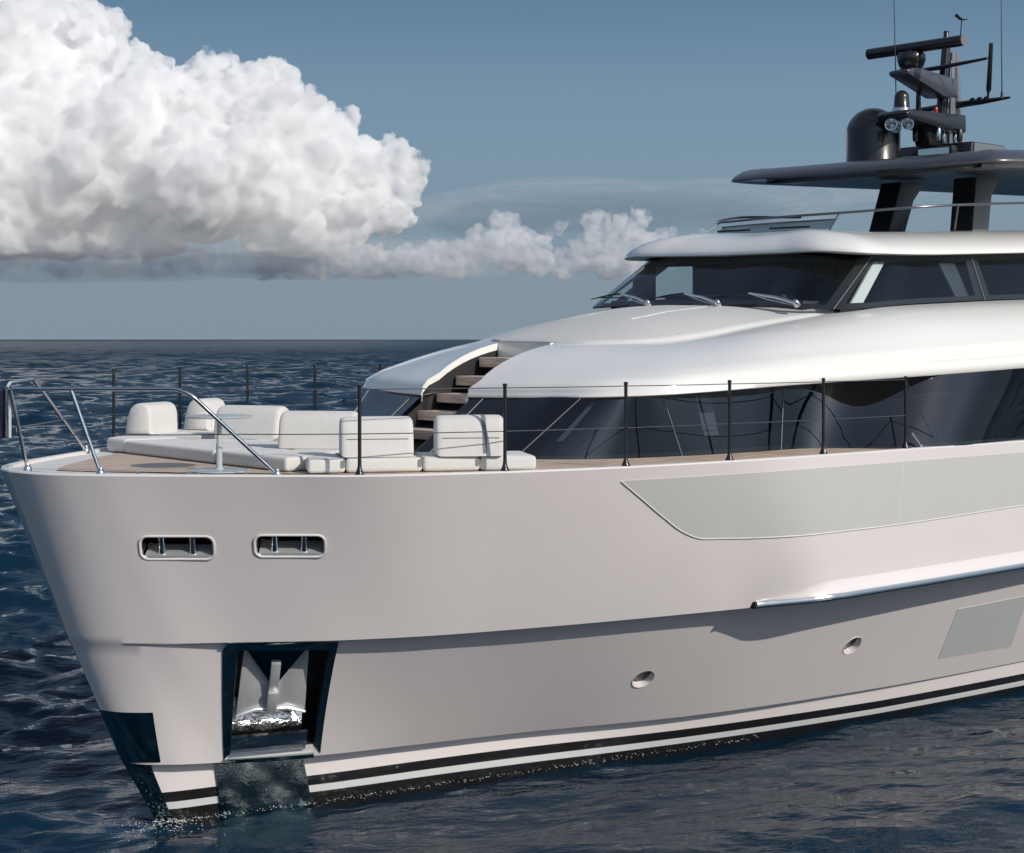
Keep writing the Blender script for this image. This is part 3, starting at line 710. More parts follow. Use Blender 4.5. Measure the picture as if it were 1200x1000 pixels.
# wheelhouse interior: dark dash, floor, seats and aft bulkhead
mb = MB(); mb.box((10.95, 0, 5.90), (.8, 3.9, .16)); mb.box((11.15, 0, 6.02), (.3, 2.4, .12)); mb.box((14.0, 0, 5.66), (6.6, 4.6, .06)); mb.build('helm_console', M['inside'], yacht, bevel=.02)
for y in (-.9, .0, .9):
    mb = MB(); mb.box((12.6, y, 6.0), (.5, .5, .6)); mb.box((12.85, y, 6.35), (.14, .5, .42)); mb.build('helm_seat', M['inside'], yacht, bevel=.05)
for side in (-1, 1):
    for q, mm in (([(11.02, 2.41, 5.95), (11.27, 2.42, 5.96), (12.06, 2.19, 6.57), (11.84, 2.18, 6.57)], M['lining']), ([(13.30, 2.50, 6.08), (13.62, 2.52, 6.08), (13.62, 2.24, 6.62), (13.22, 2.24, 6.62)], M['grey'])):
        q = np.array(q); q = mir(q) if side < 0 else q
        MB().prism(q, (0, -side, 0), .03).build('bright_gap_panel', mm, yacht)  # pale and grey panels added for the bright gaps showing through the cabin
for q in ([(10.95, 1.85, 5.9), (11.45, 1.85, 5.9), (11.45, 1.85, 6.62), (11.30, 1.85, 6.56), (10.98, 1.85, 6.32)], [(12.38, 1.9, 5.9), (18, 1.9, 5.9), (18, 1.9, 6.8), (12.38, 1.9, 6.64)]): MB().prism(q, (0, 1, 0), .04).build('cabin_panel', M['inside'], yacht)
MB().box((16.2, -.6, 6.2), (7.0, .06, 1.3)).build('cabin_partition', M['inside'], yacht)
for yb, s in ((.66, 1.0), (-.76, 1.1), (-2.13, 1.25)):     # wiper: arm on a pivot, lying over to the far side
    b = np.array([10.15 if yb > -2 else 10.24, yb, 5.915])
    p1 = np.array([10.15 + .13, yb + .72 * s, 5.915 + .145]); p2 = np.array([10.15 + .09, yb + 1.18 * s, 5.915 + .09])
    o_ = np.array([-.04, 0, .02])
    wp = MB().tube([b + o_, (b*.55 + p1*.45) + o_ + [0, 0, .02], p1 + o_], [.026, .020, .013], 8).tube([b + o_ + [0, .03, -.03], p1 * .6 + b * .4 + o_ - [0, 0, .03], p1 + o_], .009, 6).build('wiper', M['steel'], yacht)
    MB().lathe([(.05, -.04), (.05, .02), (.03, .05), (.0, .055)], b + o_, 12, (-.6, 0, .8)).build('pivot', M['steel'], wp)
    MB().tube([p1 + o_, p1 * .5 + p2 * .5 + o_ + [0, 0, .01], p2 + o_], [.014, .012, .010], 8).tube([p1 + o_ + [0, -.1, -.06], p2 + o_, p2 + o_ + [0, .18, -.03]], [.007, .010, .007], 8).build('blade', M['matblack'], wp)
# roof over the wheelhouse
RL = [(10.95,0,6.66),(10.96,1.1,6.672),(10.99,1.95,6.68),(11.24,2.36,6.655),(12.2,2.46,6.66),(14.1,2.52,6.735),(16,2.57,6.825),(19,2.62,6.97),(24,2.7,7.2)]
rl = crk(RL, 10)
inn = np.column_stack([1.7 * np.exp(-(rl[:, 0] - 10.95) / .8), -rl[:, 1], 0 * rl[:, 0]]); inn /= np.linalg.norm(inn, axis=1)[:, None]
hgt = np.interp(rl[:, 0], [10.9, 11.4, 12.5, 24], [1.0, 1.0, 1.0, 1.1])[:, None]
rr = []
for d, z in ((.34, -.01), (.02, -.005), (.0, .005), (.0, .03), (.03, .075), (.12, .145), (.28, .225), (.50, .295), (.75, .34), (1.0, .365)):
    rr.append(rl + inn * d + np.array([0, 0, 1]) * z * hgt)
last = rr[-1].copy(); last[:, 1] *= 0; last[:, 0] = np.maximum(last[:, 0], 12.4); last[:, 2] = np.interp(last[:, 0], rl[40:, 0], rl[40:, 2]) + .395; rr.append(last)
mb = MB(); mb.loft(rr); mb.loft([mir(r) for r in rr]); roof = mb.build('wheelhouse_roof', M['white'], yacht, angle=50)
MB().loft([rr[0], np.column_stack([np.maximum(rr[0][:, 0], 12.0), rr[0][:, 1] * 0, rr[0][:, 2] + .0])]).loft([mir(rr[0]), np.column_stack([np.maximum(rr[0][:, 0], 12.0), rr[0][:, 1] * 0, rr[0][:, 2] + .0])]).build('headlining', M['inside'], roof)
# ---- flybridge rail and low smoked screen
FR = [(15.6,2.38,7.55),(13.6,2.18,7.43),(12.95,1.92,7.33),(12.62,1.55,7.29),(12.45,.6,7.30),(12.42,-.4,7.315),(12.52,-1.3,7.335),(12.9,-1.95,7.385),(13.7,-2.27,7.455),(15.3,-2.36,7.565),(18,-2.4,7.75),(24,-2.5,8.1)]
fr = crk(FR, 10); rail = rod('flybridge_rail', fr, .020, M['grey'], 10)
low = crk([(12.62,1.5,7.205),(12.47,.6,7.215),(12.44,-.3,7.225),(12.5,-.95,7.235)], 8); rod('lower_bar', low, .015, M['grey'], 8, rail)
for a, b in ((fr[30], (12.28, 1.62, 7.05)), (fr[57], (12.30, -.98, 7.06)), (fr[80], (13.68, -2.22, 7.08)), (fr[92], (16.0, -2.26, 7.22))): rod('strut', [a, b], .014, M['grey'], 8, rail)
basel = low.copy(); basel[:, 0] -= .16; basel[:, 2] -= .15
MB().loft([low, basel]).build('wind_screen', M['smoke'], yacht, fix=False)
for y_, z_, l_ in ((.95, 7.12, .7), (-.2, 7.13, .8)): MB().box((12.30, y_, z_), (.02, l_, .03)).build('vent_slot', M['matblack'], yacht)
# ---- hardtop on two pillars
HT = [(13.88,0,8.10),(13.90,1.1,8.10),(13.93,2.1,8.105),(14.05,2.62,8.11),(14.5,2.84,8.125),(16,2.88,8.17),(19,2.88,8.27),(24,2.8,8.42)]
ht = crk(HT, 10); tn = np.gradient(ht, axis=0); ni = np.column_stack([tn[:, 1], -tn[:, 0], 0*tn[:, 0]]); ni /= np.linalg.norm(ni, axis=1)[:, None]
rows = []
for d, z in ((.34, .015), (.05, .0), (.015, -.005), (.0, .008), (.004, .03), (.05, .08), (.20, .175), (.34, .205), (.55, .222), (1.2, .235)): rows.append(ht + ni * d + [0, 0, z])
l = rows[-1].copy(); l[:, 1] = 0; l[:, 0] = np.maximum(l[:, 0], 15.3); l[:, 2] += .02; rows.append(l)
f = rows[0].copy(); f[:, 1] = 0; f[:, 0] = np.maximum(f[:, 0], 14.9); rows.insert(0, f)
mb = MB(); mb.loft(rows); mb.loft([mir(r) for r in rows]); hard = mb.build('hardtop', M['grey'], yacht, angle=40)
r0 = ht + ni * .62 + [0, 0, .014]; r1 = ht + ni * .68 + [0, 0, -.03]; r2 = r1.copy(); r2[:, 1] = 0; r2[:, 0] = np.maximum(r2[:, 0], 15.2)
mb = MB(); mb.loft([r0, r1, r2]); mb.loft([mir(r) for r in (r0, r1, r2)]); mb.build('ceiling_panel', M['dim'], hard, angle=30)
for y, s in ((.70, -1), (-.98, 1)):
    h = .21; k = .10 * s
    P0 = [np.array(p) for p in ((15.64, y - h, 7.12), (15.64, y + h, 7.12), (16.08, y + h, 7.16), (16.08, y - h, 7.16))]
    P1 = [np.array(p) for p in ((15.90, y - h + k, 8.09), (15.90, y + h + k, 8.09), (16.62, y + h + k, 8.13), (16.62, y - h + k, 8.13))]
    Pm = [p * .35 + q_ * .65 for p, q_ in zip(P0, P1)]; Pm[2] = Pm[2] - [.16, 0, 0]; Pm[3] = Pm[3] - [.16, 0, 0]
    Pn = [p * .15 + q_ * .85 for p, q_ in zip(P0, P1)]; Pn[2] = Pn[2] - [.10, 0, 0]; Pn[3] = Pn[3] - [.10, 0, 0]
    MB().loft([P0, Pm, Pn, P1], close_u=True, cap=True).build('hardtop_pillar', M['greyside'], yacht, bevel=.015, angle=30)
    MB().prism([P0[0] - [.01, 0, 0], P0[1] - [.01, 0, 0], P1[1] - [.01, 0, .02], P1[0] - [.01, 0, .02]], (-1, 0, .1), .02).build('pillar_face', M['black'], yacht, smooth=False)
# ---- aerials and mast
MB().lathe([(.44, 8.26), (.455, 8.32), (.455, 8.36), (.45, 8.37), (.45, 8.86)] + [(.45 * math.cos(a), 8.86 + .44 * math.sin(a)) for a in np.linspace(.08, math.pi/2 - .03, 14)] + [(0, 9.30)], (15.25, .5, 0), 40).build('satellite_dome', M['black'], yacht)
mast = MB().prism([(15.95, .95, 8.27), (16.05, .95, 8.70), (17.0, .95, 8.70), (17.45, .95, 8.27)], (0, -1, 0), 1.85).build('mast', M['black'], yacht, bevel=.03)
MB().prism([(16.06, -.905, 8.27), (16.10, -.905, 8.68), (16.98, -.905, 8.68), (17.40, -.905, 8.27)], (0, -1, 0), .008).build('base_side', M['greyside'], mast)
def slab(name, prof, y0, w, m, bevel=.012): return MB().prism([(x, y0 + w/2, z) for x, z in prof], (0, -1, 0), w).build(name, m, mast, bevel=bevel)
slab('mast_fin', [(16.62, 8.68), (17.02, 8.68), (16.92, 10.35), (16.72, 10.35)], 0, .10, M['greyside'])
slab('front_leg', [(16.30, 8.68), (16.46, 8.68), (16.66, 10.52), (16.56, 10.52)], 0, .12, M['black'])
slab('leg_edge', [(16.47, 8.70), (16.50, 8.70), (16.66, 10.2), (16.64, 10.2)], -.01, .13, M['steel'], .004)
slab('scanner_bracket', [(15.10, 9.85), (15.12, 9.78), (16.1, 9.50), (16.5, 9.52), (16.5, 9.83), (15.35, 9.92)], -.12, .40, M['grey'], .03)
slab('light_platform', [(14.82, 9.10), (14.85, 9.02), (15.7, 8.93), (16.45, 8.90), (16.45, 9.20), (14.9, 9.16)], -.2, .62, M['black'], .025)
slab('platform_foot', [(15.8, 8.66), (16.1, 8.66), (16.35, 8.95), (15.7, 8.95)], -.1, .3, M['black'], .02)
sc = MB().lathe([(.16, 9.90), (.20, 9.95), (.235, 10.05), (.235, 10.13), (.21, 10.17), (.10, 10.19), (.0, 10.19)], (15.42, -.15, 0), 28).build('radar_scanner', M['black'], mast)
MB().tube([(15.44, .76, 10.26), (15.44, .74, 10.26), (15.44, -1.08, 10.26), (15.44, -1.15, 10.26)], [.07, .092, .092, .085], 18).build('radar_bar', M['black'], sc)
MB().lathe([(.091, 0), (.091, .02), (.0, .021)], (15.44, -1.15, 10.26), 18, (0, -1, 0)).build('bar_end', M['greyside'], sc)
MB().lathe([(.07, 10.18), (.06, 10.28)], (15.42, -.15, 0), 14).build('spindle', M['black'], sc)
MB().lathe([(.135, 9.16), (.14, 9.22), (.13, 9.24), (.12, 9.40)] + [(.12 * math.cos(a), 9.40 + .12 * math.sin(a)) for a in np.linspace(.1, 1.5, 8)] + [(0, 9.52)], (15.12, -.18, 0), 24).build('small_dome', M['black'], mast)
MB().lathe([(.15, 9.155), (.15, 9.20), (.14, 9.225)], (15.12, -.18, 0), 24).build('dome_collar', M['steel'], mast)
for y, x in ((-.20, 14.86), (-.42, 15.0), (-.08, 15.15)):
    h = MB().lathe([(.025, -.20), (.03, -.05), (.05, .05), (.10, .12), (.105, .13), (.085, .128), (.03, .03), (.0, .02)], (x, y, 8.92), 20, (-.9, -.42, 0)).build('horn', M['steel'], mast)
MB().lathe([(.035, 9.18), (.038, 9.24), (.03, 9.27), (.0, 9.28)], (15.72, -.42, 0), 14).build('red_light', M['red'], mast)
MB().tube([(16.85, .95, 9.43), (16.85, .5, 9.44), (16.85, 0, 9.45), (16.9, -.5, 9.47), (16.92, -1.04, 9.49)], [.03, .05, .06, .05, .02], 10).build('lower_yard', M['black'], mast)
for y in (-.32, -.46, -.60, .30): MB().lathe([(.05, 9.47), (.055, 9.52), (.03, 9.55), (.0, 9.555)], (16.9, y, 0), 12).build('lamp', M['black'], mast)
MB().tube([(16.35, .45, 10.04), (16.4, 0, 10.05), (16.4, -.95, 10.10)], [.03, .04, .022], 10).build('upper_yard', M['black'], mast)
MB().tube([(16.9, -.62, 9.47), (16.9, -.63, 9.60), (16.9, -.64, 9.66), (16.88, -.70, 10.44)], [.02, .02, .045, .036], 10).build('whip_aerial', M['black'], mast)
MB().tube([(16.9, -.90, 9.48), (16.9, -.90, 9.60)], [.03, .02], 8).tube([(16.9, -.9, 9.6), (16.9, -.88, 11.6)], [.012, .006], 6).build('thin_aerial', M['black'], mast)
MB().tube([(15.3, .05, 9.1), (15.28, .05, 9.35), (15.22, .06, 11.5)], [.02, .011, .006], 6).build('thin_aerial', M['black'], mast)
MB().tube([(15.95, .1, 9.2), (15.95, .1, 9.3), (15.95, .1, 9.72), (15.95, .1, 9.75)], [.015, .045, .04, .01], 10).build('stub_aerial', M['black'], mast)
MB().lathe([(.05, 10.5), (.055, 10.60), (.045, 10.62), (.045, 10.70), (.0, 10.71)], (16.6, 0, 0), 14).build('top_light', M['black'], mast)
MB().tube([(15.5, -1.05, 10.32), (15.5, -1.08, 10.62)], .010, 6).tube([(15.5, -.97, 10.70), (15.5, -1.05, 10.63), (15.5, -1.10, 10.61), (15.5, -1.2, 10.60)], [.03, .025, .012, .004], 8).build('wind_vane', M['black'], mast)
MB().box((15.45, -.62, 8.50), (.12, .7, .16)).build('floodlight', M['black'], mast, bevel=.015)
MB().box((15.38, -.62, 8.50), (.01, .6, .10)).build('lens', M['steel'], mast)
for x, y, s in ((15.6, -.1, .05), (15.75, -.45, .045), (16.2, -.55, .05), (16.35, -.35, .04), (16.1, -.3, .04)):
    MB().lathe([(s*.8, 8.72), (s, 8.78), (s, 8.90), (s*.6, 8.95), (0, 8.96)], (x, y, 0), 12).build('deck_light', M['steel'] if s < .05 else M['black'], mast)

# ================================================================== THINGS ON DECK
def pad_poly(P, z0, z1, bev=.045):
    """a stuffed flat cushion over the corner points P (x, y)"""
    bm = bmesh.new()
    vs = [bm.verts.new((x, y, z0)) for x, y in P]; f = bm.faces.new(vs)
    r = bmesh.ops.extrude_face_region(bm, geom=[f])
    for v in r['geom']:
        if isinstance(v, bmesh.types.BMVert): v.co.z = z1
    bmesh.ops.recalc_face_normals(bm, faces=bm.faces)
    bmesh.ops.bevel(bm, geom=list(bm.edges), offset=bev, segments=4, profile=.55, affect='EDGES', clamp_overlap=True)
    me = bpy.data.meshes.new('m'); bm.to_mesh(me); bm.free(); return me
ZP = 4.045
def seat(P, label, strap=None, z1=4.20):
    P = np.array(P, float); c = P.mean(0); P = c + (P - c) * .992
    o = link('seat_cushion', pad_poly(P, ZP, z1), M['cushion'], None, None, True, 60)
    tag(o, label, 'seat cushion', 'flat pads of the foredeck lounge')
    if strap is not None:
        (x0, y0), (x1, y1) = strap
        mb = MB(); t = unit([x1-x0, y1-y0, 0]); n = np.array([t[1], -t[0], 0])
        w = .022; a = np.array([x0, y0, 0.]); b = np.array([x1, y1, 0.])
        mb.loft([[a + n*0 - t * .006 + n * s + [0, 0, 4.10] for s in (-w, w)], [a - t*.004 + n * s + [0, 0, 4.165] for s in (-w, w)], [a + t*.04 + n * s + [0, 0, 4.2035] for s in (-w, w)], [b - t*.04 + n * s + [0, 0, 4.2035] for s in (-w, w)]])
        s = mb.build('strap', M['strap'], o, do_heel=False)
    return settle(o)
near0, near1 = np.array([2.36, -2.19]), np.array([4.52, -3.36]); nd = (near1 - near0) / np.linalg.norm(near1 - near0); nn = np.array([-nd[1], nd[0]])
def nw(s, w): p = near0 + nd * s + nn * w; return (p[0], p[1])
def fw_(s, w): p = nw(s, w - .30); return (p[0], -p[1])
LN = float(np.linalg.norm(near1 - near0))
seat([(2.27, 1.88), (2.24, 2.34), (2.60, 2.62), (3.02, 2.84), (3.02, 1.88)], 'short off white seat pad at the far front corner of the lounge', z1=4.215)
seat([(2.24, 1.87), (2.26, -.38), (3.02, -.38), (3.02, 1.87)], 'long off white front pad on the bow side of the lounge, beyond the round table')
seat([(2.26, -.39), (2.30, -1.86), (3.02, -1.86), (3.02, -.39)], 'off white front pad right behind the round table')
cutl = [0.0, .40, 1.22, 1.84, LN]
labs = ['first off white pad of the near side row, beside the foot of the bow rail', 'second off white pad of the near side row, under the backrest nearest the bow', 'third off white pad of the near side row, under the strapped bolster', 'last off white pad of the near side row, beside the teak side deck']
for k in range(4):
    a, b = cutl[k], cutl[k+1]
    seat([nw(a, 0), nw(b, 0), nw(b, .82), nw(a, .82 if k else .35)], labs[k], None if k == 3 else (nw(b - .03, 0), nw(b - .03, .8)))
for k, (a, b) in enumerate(((.62, 1.3), (1.3, LN))):
    seat([fw_(a, 0), fw_(b, 0), fw_(b, 1.1), fw_(a, 1.1)], ['off white pad on the far side of the lounge, under the far bolsters', 'off white pad on the far side of the lounge, nearest the deckhouse'][k], z1=4.235)
seat([(3.03, -1.5), (3.03, 1.6), (3.66, 1.25), (3.66, -1.15)], 'wide off white pad in the middle of the lounge, between its two wings')
def backrest(A, B, th, h, label, strap=False, z=4.205, lean=.10, seam=True):
    """a bolster from A to B (x, y) along its outer foot; th = thickness vector side, rounded on top"""
    A = np.array(A, float); B = np.array(B, float); t = (B - A) / np.linalg.norm(B - A); n = np.array([-t[1], t[0]]) * (1 if th > 0 else -1); w = abs(th)
    prof = [(0, 0), (.012, h*.22), (.03, h*.45), (.055, h*.68), (.09, h*.86), (.15, h*.965), (.21, h), (w*.72, h*.985), (w*.88, h*.9), (w*.96, h*.72), (w*.985, h*.4), (w, 0)]
    prof = crk(np.array(prof), 3)
    L = np.linalg.norm(B - A); rows = []
    for s, sc in ((0, .86), (.012, .93), (.035, .985), (.07, 1), (L*.5, 1.004), (L - .07, 1), (L - .035, .985), (L - .012, .93), (L, .86)):
        cx, cz = w / 2, h * .42; r = []
        for u, v in prof:
            uu = cx + (u - cx) * sc; vv = max(0, cz + (v - cz) * sc)
            p = A + t * s + n * uu; r.append((p[0], p[1], z + vv))
        rows.append(r)
    o = MB().loft(rows, close_u=True, cap=True).build('back_cushion', M['cushion'], None, do_heel=False, angle=50)
    tag(o, label, 'back cushion', 'bolster backrests of the foredeck lounge')
    def on(s, k, o_=.004):
        u, v = prof[k]; d = np.array([u - w*.5, v - h*.45]); d = d / np.linalg.norm(d) * o_
        p = A + t * s + n * (u + d[0]); return np.array([p[0], p[1], z + v + d[1]])
    if seam:
        MB().tube([on(s, 6, .001) for s in np.linspace(.06, L - .06, 12)], .006, 6).build('piping', M['strap'], o, do_heel=False)
    if strap:
        mb = MB(); ks = list(range(1, 26)); mb.loft([[on(L*.70 - .022, k) for k in ks], [on(L*.70 + .022, k) for k in ks]]); mb.build('strap', M['strap'], o, do_heel=False)
    return settle(o)
backrest((2.69, -2.33), (3.36, -2.71), .40, .42, 'off white bolster on the near side, in front of the first rail post')
backrest((3.55, -2.86), (4.18, -3.24), .40, .43, 'off white bolster with a grey strap on the near side, in front of the stairs', strap=True)
backrest((2.92, -.66), (3.52, -1.32), .40, .42, 'off white bolster in the middle of the lounge, above the bow rail foot', seam=False)
backrest((3.28, 1.50), (3.72, .70), .40, .41, 'off white bolster behind the round table top', seam=False)
backrest((2.62, 2.62), (3.21, 2.965), -.39, .40, 'off white bolster at the far side nearest the bow, leftmost of all', seam=False, z=4.23)
backrest((3.60, 2.90), (4.05, 3.16), -.39, .42, 'off white bolster at the far side, half hidden between two others', seam=False, z=4.235)
tb = thing('side_table', 'small round pale grey table on a single pole at the front of the lounge', 'table', (1.86, -1.22, DZ))
MB().lathe([(.0, .575), (.34, .575), (.36, .583), (.36, .592), (.35, .598), (.0, .598)], (0, 0, 0), 48).build('table_top', M['table'], tb, do_heel=False)
MB().lathe([(.034, .01), (.034, .30), (.027, .305), (.027, .575)], (0, 0, 0), 20).build('pole', M['table'], tb, do_heel=False)
MB().lathe([(.33, .004), (.33, .012), (.31, .018), (.05, .022), (.04, .04)], (0, 0, 0), 48).build('base_plate', M['table'], tb, do_heel=False)
# anchor, hauled up into its pocket
anc = thing('anchor', 'grey steel anchor with two broad flukes stowed in the pocket in the bow', 'anchor', tuple(float(v) for v in c_in(.44, .68, .12)))
AO = np.array(anc.location)
def ap(a, b, d): return c_in(a, b, d) - AO
for s in (-1, 1):
    q = lambda da, b, d: ap(.44 + s * da, b, d)
    mb = MB(); mb.prism([q(.02, .40, .17), q(.335, .02, .26), q(.36, .02, .26), q(.40, .66, .10), q(.36, .69, .09), q(.02, .625, .10)], pk_n, .018)
    mb.build('fluke', M['galv'], anc, do_heel=False, bevel=.006, angle=30)
    mb = MB(); mb.tube([q(.0, .64, .085), q(.18, .625, .07), q(.40, .675, .06)], [.03, .026, .018], 8); mb.build('fluke_toe', M['galv'], anc, do_heel=False)
    mb = MB(); mb.tube([q(.0, .42, .13), q(.11, .27, .17), q(.335, .02, .24)], .010, 8); mb.build('fluke_rib', M['steel'], anc, do_heel=False)
mb = MB(); mb.add([ap(a, b, d) for b in (.17, .44) for d in (.05, .20) for a in (.385, .495)], [(0,1,3,2),(4,6,7,5),(0,4,5,1),(2,3,7,6),(0,2,6,4),(1,5,7,3)]); mb.build('shank', M['galv'], anc, do_heel=False, bevel=.012)
mb = MB(); mb.add([ap(a, b, d) for b in (.44, .645) for d in (.01, .16) for a in (.38, .50)], [(0,1,3,2),(4,6,7,5),(0,4,5,1),(2,3,7,6),(0,2,6,4),(1,5,7,3)]); mb.build('crown', M['galv'], anc, do_heel=False, bevel=.012)
mb = MB(); mb.lathe([(.15, -.02), (.15, .03), (.12, .05), (.11, .02)], ap(.44, .15, .20), 24, pk_n, cap=False); mb.build('hawse_ring', M['mirror'], anc, do_heel=False)
# the flag at the bow staff
mb = MB(); rows = []
for v in np.linspace(0, 1, 14):
    rows.append([(.03 - .40 * u * .70 - .03 * math.sin(5*u + 3*v), .0 + .40 * u * .72 + .03 * math.sin(6*u + 2*v), 4.92 - .50 * v - .04 * u * (1 + v)) for u in np.linspace(0, 1, 16)])
mb.loft(rows); fl = mb.build('jack_flag', M['flag'], None, do_heel=False, fix=False); fl.modifiers.new('t', 'SOLIDIFY').thickness = .004
tag(fl, 'dark navy flag hanging from the bow staff at the left edge', 'flag')
mb = MB(); mb.loft([[(.05, -.014, 4.925), (.028, .004, 4.925)], [(.05, -.014, 4.41), (.028, .004, 4.41)]]); mb.build('hem', M['cushion'], fl, do_heel=False, fix=False)
settle(fl)

# ================================================================== THE SEA
def build_sea():
    cx, cy = cam.location.x, cam.location.y
    az0 = math.degrees(math.atan2(.772, .636))
    fine = np.radians(np.linspace(az0 - 21, az0 + 21, 540)); coarse = np.radians(np.linspace(az0 + 21, az0 + 360 - 21, 92)[1:-1])
    ang = np.concatenate([fine, coarse])
    r = [1.5, 4.0]
    while r[-1] < 9: r.append(r[-1] * 1.05)
    while r[-1] < 1400: r.append(r[-1] * 1.0042)
    while r[-1] < 90000: r.append(r[-1] * 1.06)
    r = np.array(r); nr, na = len(r), len(ang)
    X = cx + r[:, None] * np.cos(ang); Y = cy + r[:, None] * np.sin(ang); Z = np.zeros_like(X)
    Rm = np.broadcast_to(r[:, None], X.shape)
    g = np.random.default_rng(5)
    lam = np.exp(g.uniform(math.log(.38), math.log(14), 160))
    calm = 1 - .72 * np.exp(-((np.clip(-(Y + 1), -3, 60)) / 11) ** 2) * (X > -2) * np.clip((X + 2) / 6, 0, 1)
    calm = np.where(Y > 4, 1, calm)
    sw_ = np.clip((np.hypot(X - 6, Y) - 15) / 90, 0, 1); swell = .45 + .75 * sw_ * sw_ * (3 - 2 * sw_)
    for L in lam:
        th = math.radians(az0 + 180 + 18 + g.normal(0, 30)); k = 2*math.pi / L
        a = .0088 * L * (1.0 if L < 1.6 else (1.6 / L) ** .5) * (1.0 if L < 3 else swell)
        px, py = np.cos(th) * k, np.sin(th) * k
        ph = px * X + py * Y + g.uniform(0, 6.28)
        w = np.clip((L / (Rm * .0042) - 1.6) / 1.2, 0, 1)
        s = np.sin(ph); Z += a * w * (1.3 - 2.1 * np.abs(np.sin(ph / 2)) if L < 2.5 else s) * (calm if L < 6 else .5 + .5 * calm)
    for sx, sy, A, L_, dec in ((1.9, -.15, .022, .55, 1.3), (3.0, -.6, .012, .5, 1.0)):
        d = np.hypot((X - sx), (Y - sy)); Z += A * np.sin(2*math.pi * d / L_) * np.exp(-d / dec)
    V = np.concatenate([[[cx, cy, 0]], np.column_stack([X.ravel(), Y.ravel(), Z.ravel()])])
    i, j = np.meshgrid(np.arange(nr - 1), np.arange(na), indexing='ij'); j2 = (j + 1) % na
    Q = np.stack([1 + i*na + j, 1 + (i+1)*na + j, 1 + (i+1)*na + j2, 1 + i*na + j2], -1).reshape(-1, 4)
    T = np.stack([np.zeros(na, int), 1 + np.arange(na), 1 + (np.arange(na) + 1) % na], -1)
    me = bpy.data.meshes.new('sea'); nl = Q.size + T.size
    me.vertices.add(len(V)); me.vertices.foreach_set('co', V.astype(np.float32).ravel())
    me.loops.add(nl); me.loops.foreach_set('vertex_index', np.concatenate([Q.ravel(), T.ravel()]).astype(np.int32))
    me.polygons.add(len(Q) + len(T)); me.polygons.foreach_set('loop_start', np.concatenate([np.arange(len(Q)) * 4, Q.size + np.arange(len(T)) * 3]).astype(np.int32))
    me.update(calc_edges=True)
    m = bpy.data.materials.new('sea_water'); m.use_nodes = True; nt = m.node_tree; b = nt.nodes['Principled BSDF']
    b.inputs['Base Color'].default_value = (.0024, .019, .040, 1); b.inputs['Roughness'].default_value = .06; b.inputs['IOR'].default_value = 1.333
    tc = nt.nodes.new('ShaderNodeTexCoord')
    mp = nt.nodes.new('ShaderNodeMapping'); mp.inputs['Rotation'].default_value = (0, 0, -math.radians(az0 + 18)); nt.links.new(tc.outputs['Object'], mp.inputs[0])
    mp2 = nt.nodes.new('ShaderNodeMapping'); mp2.inputs['Scale'].default_value = (1, .42, 1); nt.links.new(mp.outputs[0], mp2.inputs[0])
    def noi(sc, det): n = nt.nodes.new('ShaderNodeTexNoise'); n.inputs['Scale'].default_value = sc; n.inputs['Detail'].default_value = det; nt.links.new(mp2.outputs[0], n.inputs['Vector']); return n.outputs['Fac']
    ln = nt.nodes.new('ShaderNodeVectorMath'); ln.operation = 'LENGTH'; nt.links.new(tc.outputs['Object'], ln.inputs[0])
    far = nt.nodes.new('ShaderNodeMapRange'); far.inputs[1].default_value = 25; far.inputs[2].default_value = 500; far.inputs[3].default_value = .06; far.inputs[4].default_value = .33; nt.links.new(ln.outputs['Value'], far.inputs[0]); sp = nt.nodes.new('ShaderNodeMapRange'); sp.inputs[1].default_value = 20; sp.inputs[2].default_value = 250; sp.inputs[3].default_value = .35; sp.inputs[4].default_value = .07; nt.links.new(ln.outputs['Value'], sp.inputs[0])
    # gusts roughen the water in patches: those mirror less of the sky
    gm = nt.nodes.new('ShaderNodeMapping'); gm.inputs['Rotation'].default_value = (0, 0, -math.radians(az0 + 10)); gm.inputs['Scale'].default_value = (1, .45, 1); nt.links.new(tc.outputs['Object'], gm.inputs[0])
    gn = nt.nodes.new('ShaderNodeTexNoise'); gn.inputs['Scale'].default_value = .045; gn.inputs['Detail'].default_value = 9; gn.inputs['Roughness'].default_value = .72; nt.links.new(gm.outputs[0], gn.inputs['Vector'])
    gr = nt.nodes.new('ShaderNodeMapRange'); gr.inputs[1].default_value = .36; gr.inputs[2].default_value = .64; gr.inputs[3].default_value = .25; gr.inputs[4].default_value = 1.9; nt.links.new(gn.outputs['Fac'], gr.inputs[0])
    gx = nt.nodes.new('ShaderNodeMath'); gx.operation = 'MULTIPLY'; nt.links.new(sp.outputs[0], gx.inputs[0]); nt.links.new(gr.outputs[0], gx.inputs[1]); nt.links.new(gx.outputs[0], b.inputs['Specular IOR Level'])
    nt.links.new(far.outputs[0], b.inputs['Roughness'])
    last = None
    for sc, det, dist, st in ((.04, 4, 3.0, .4), (1.6, 6, .16, .9), (6.0, 5, .03, .8)):
        bp = nt.nodes.new('ShaderNodeBump'); bp.inputs['Distance'].default_value = dist; bp.inputs['Strength'].default_value = st
        nt.links.new(noi(sc, det), bp.inputs['Height'])
        if last: nt.links.new(last, bp.inputs['Normal'])
        last = bp.outputs[0]
    nt.links.new(last, b.inputs['Normal'])
    o = link('sea', me, m); o['kind'] = 'structure'; o['label'] = 'deep blue choppy sea reaching to the horizon'
    return o
sea = build_sea()
mb = MB(); g = np.random.default_rng(3); I_ = []
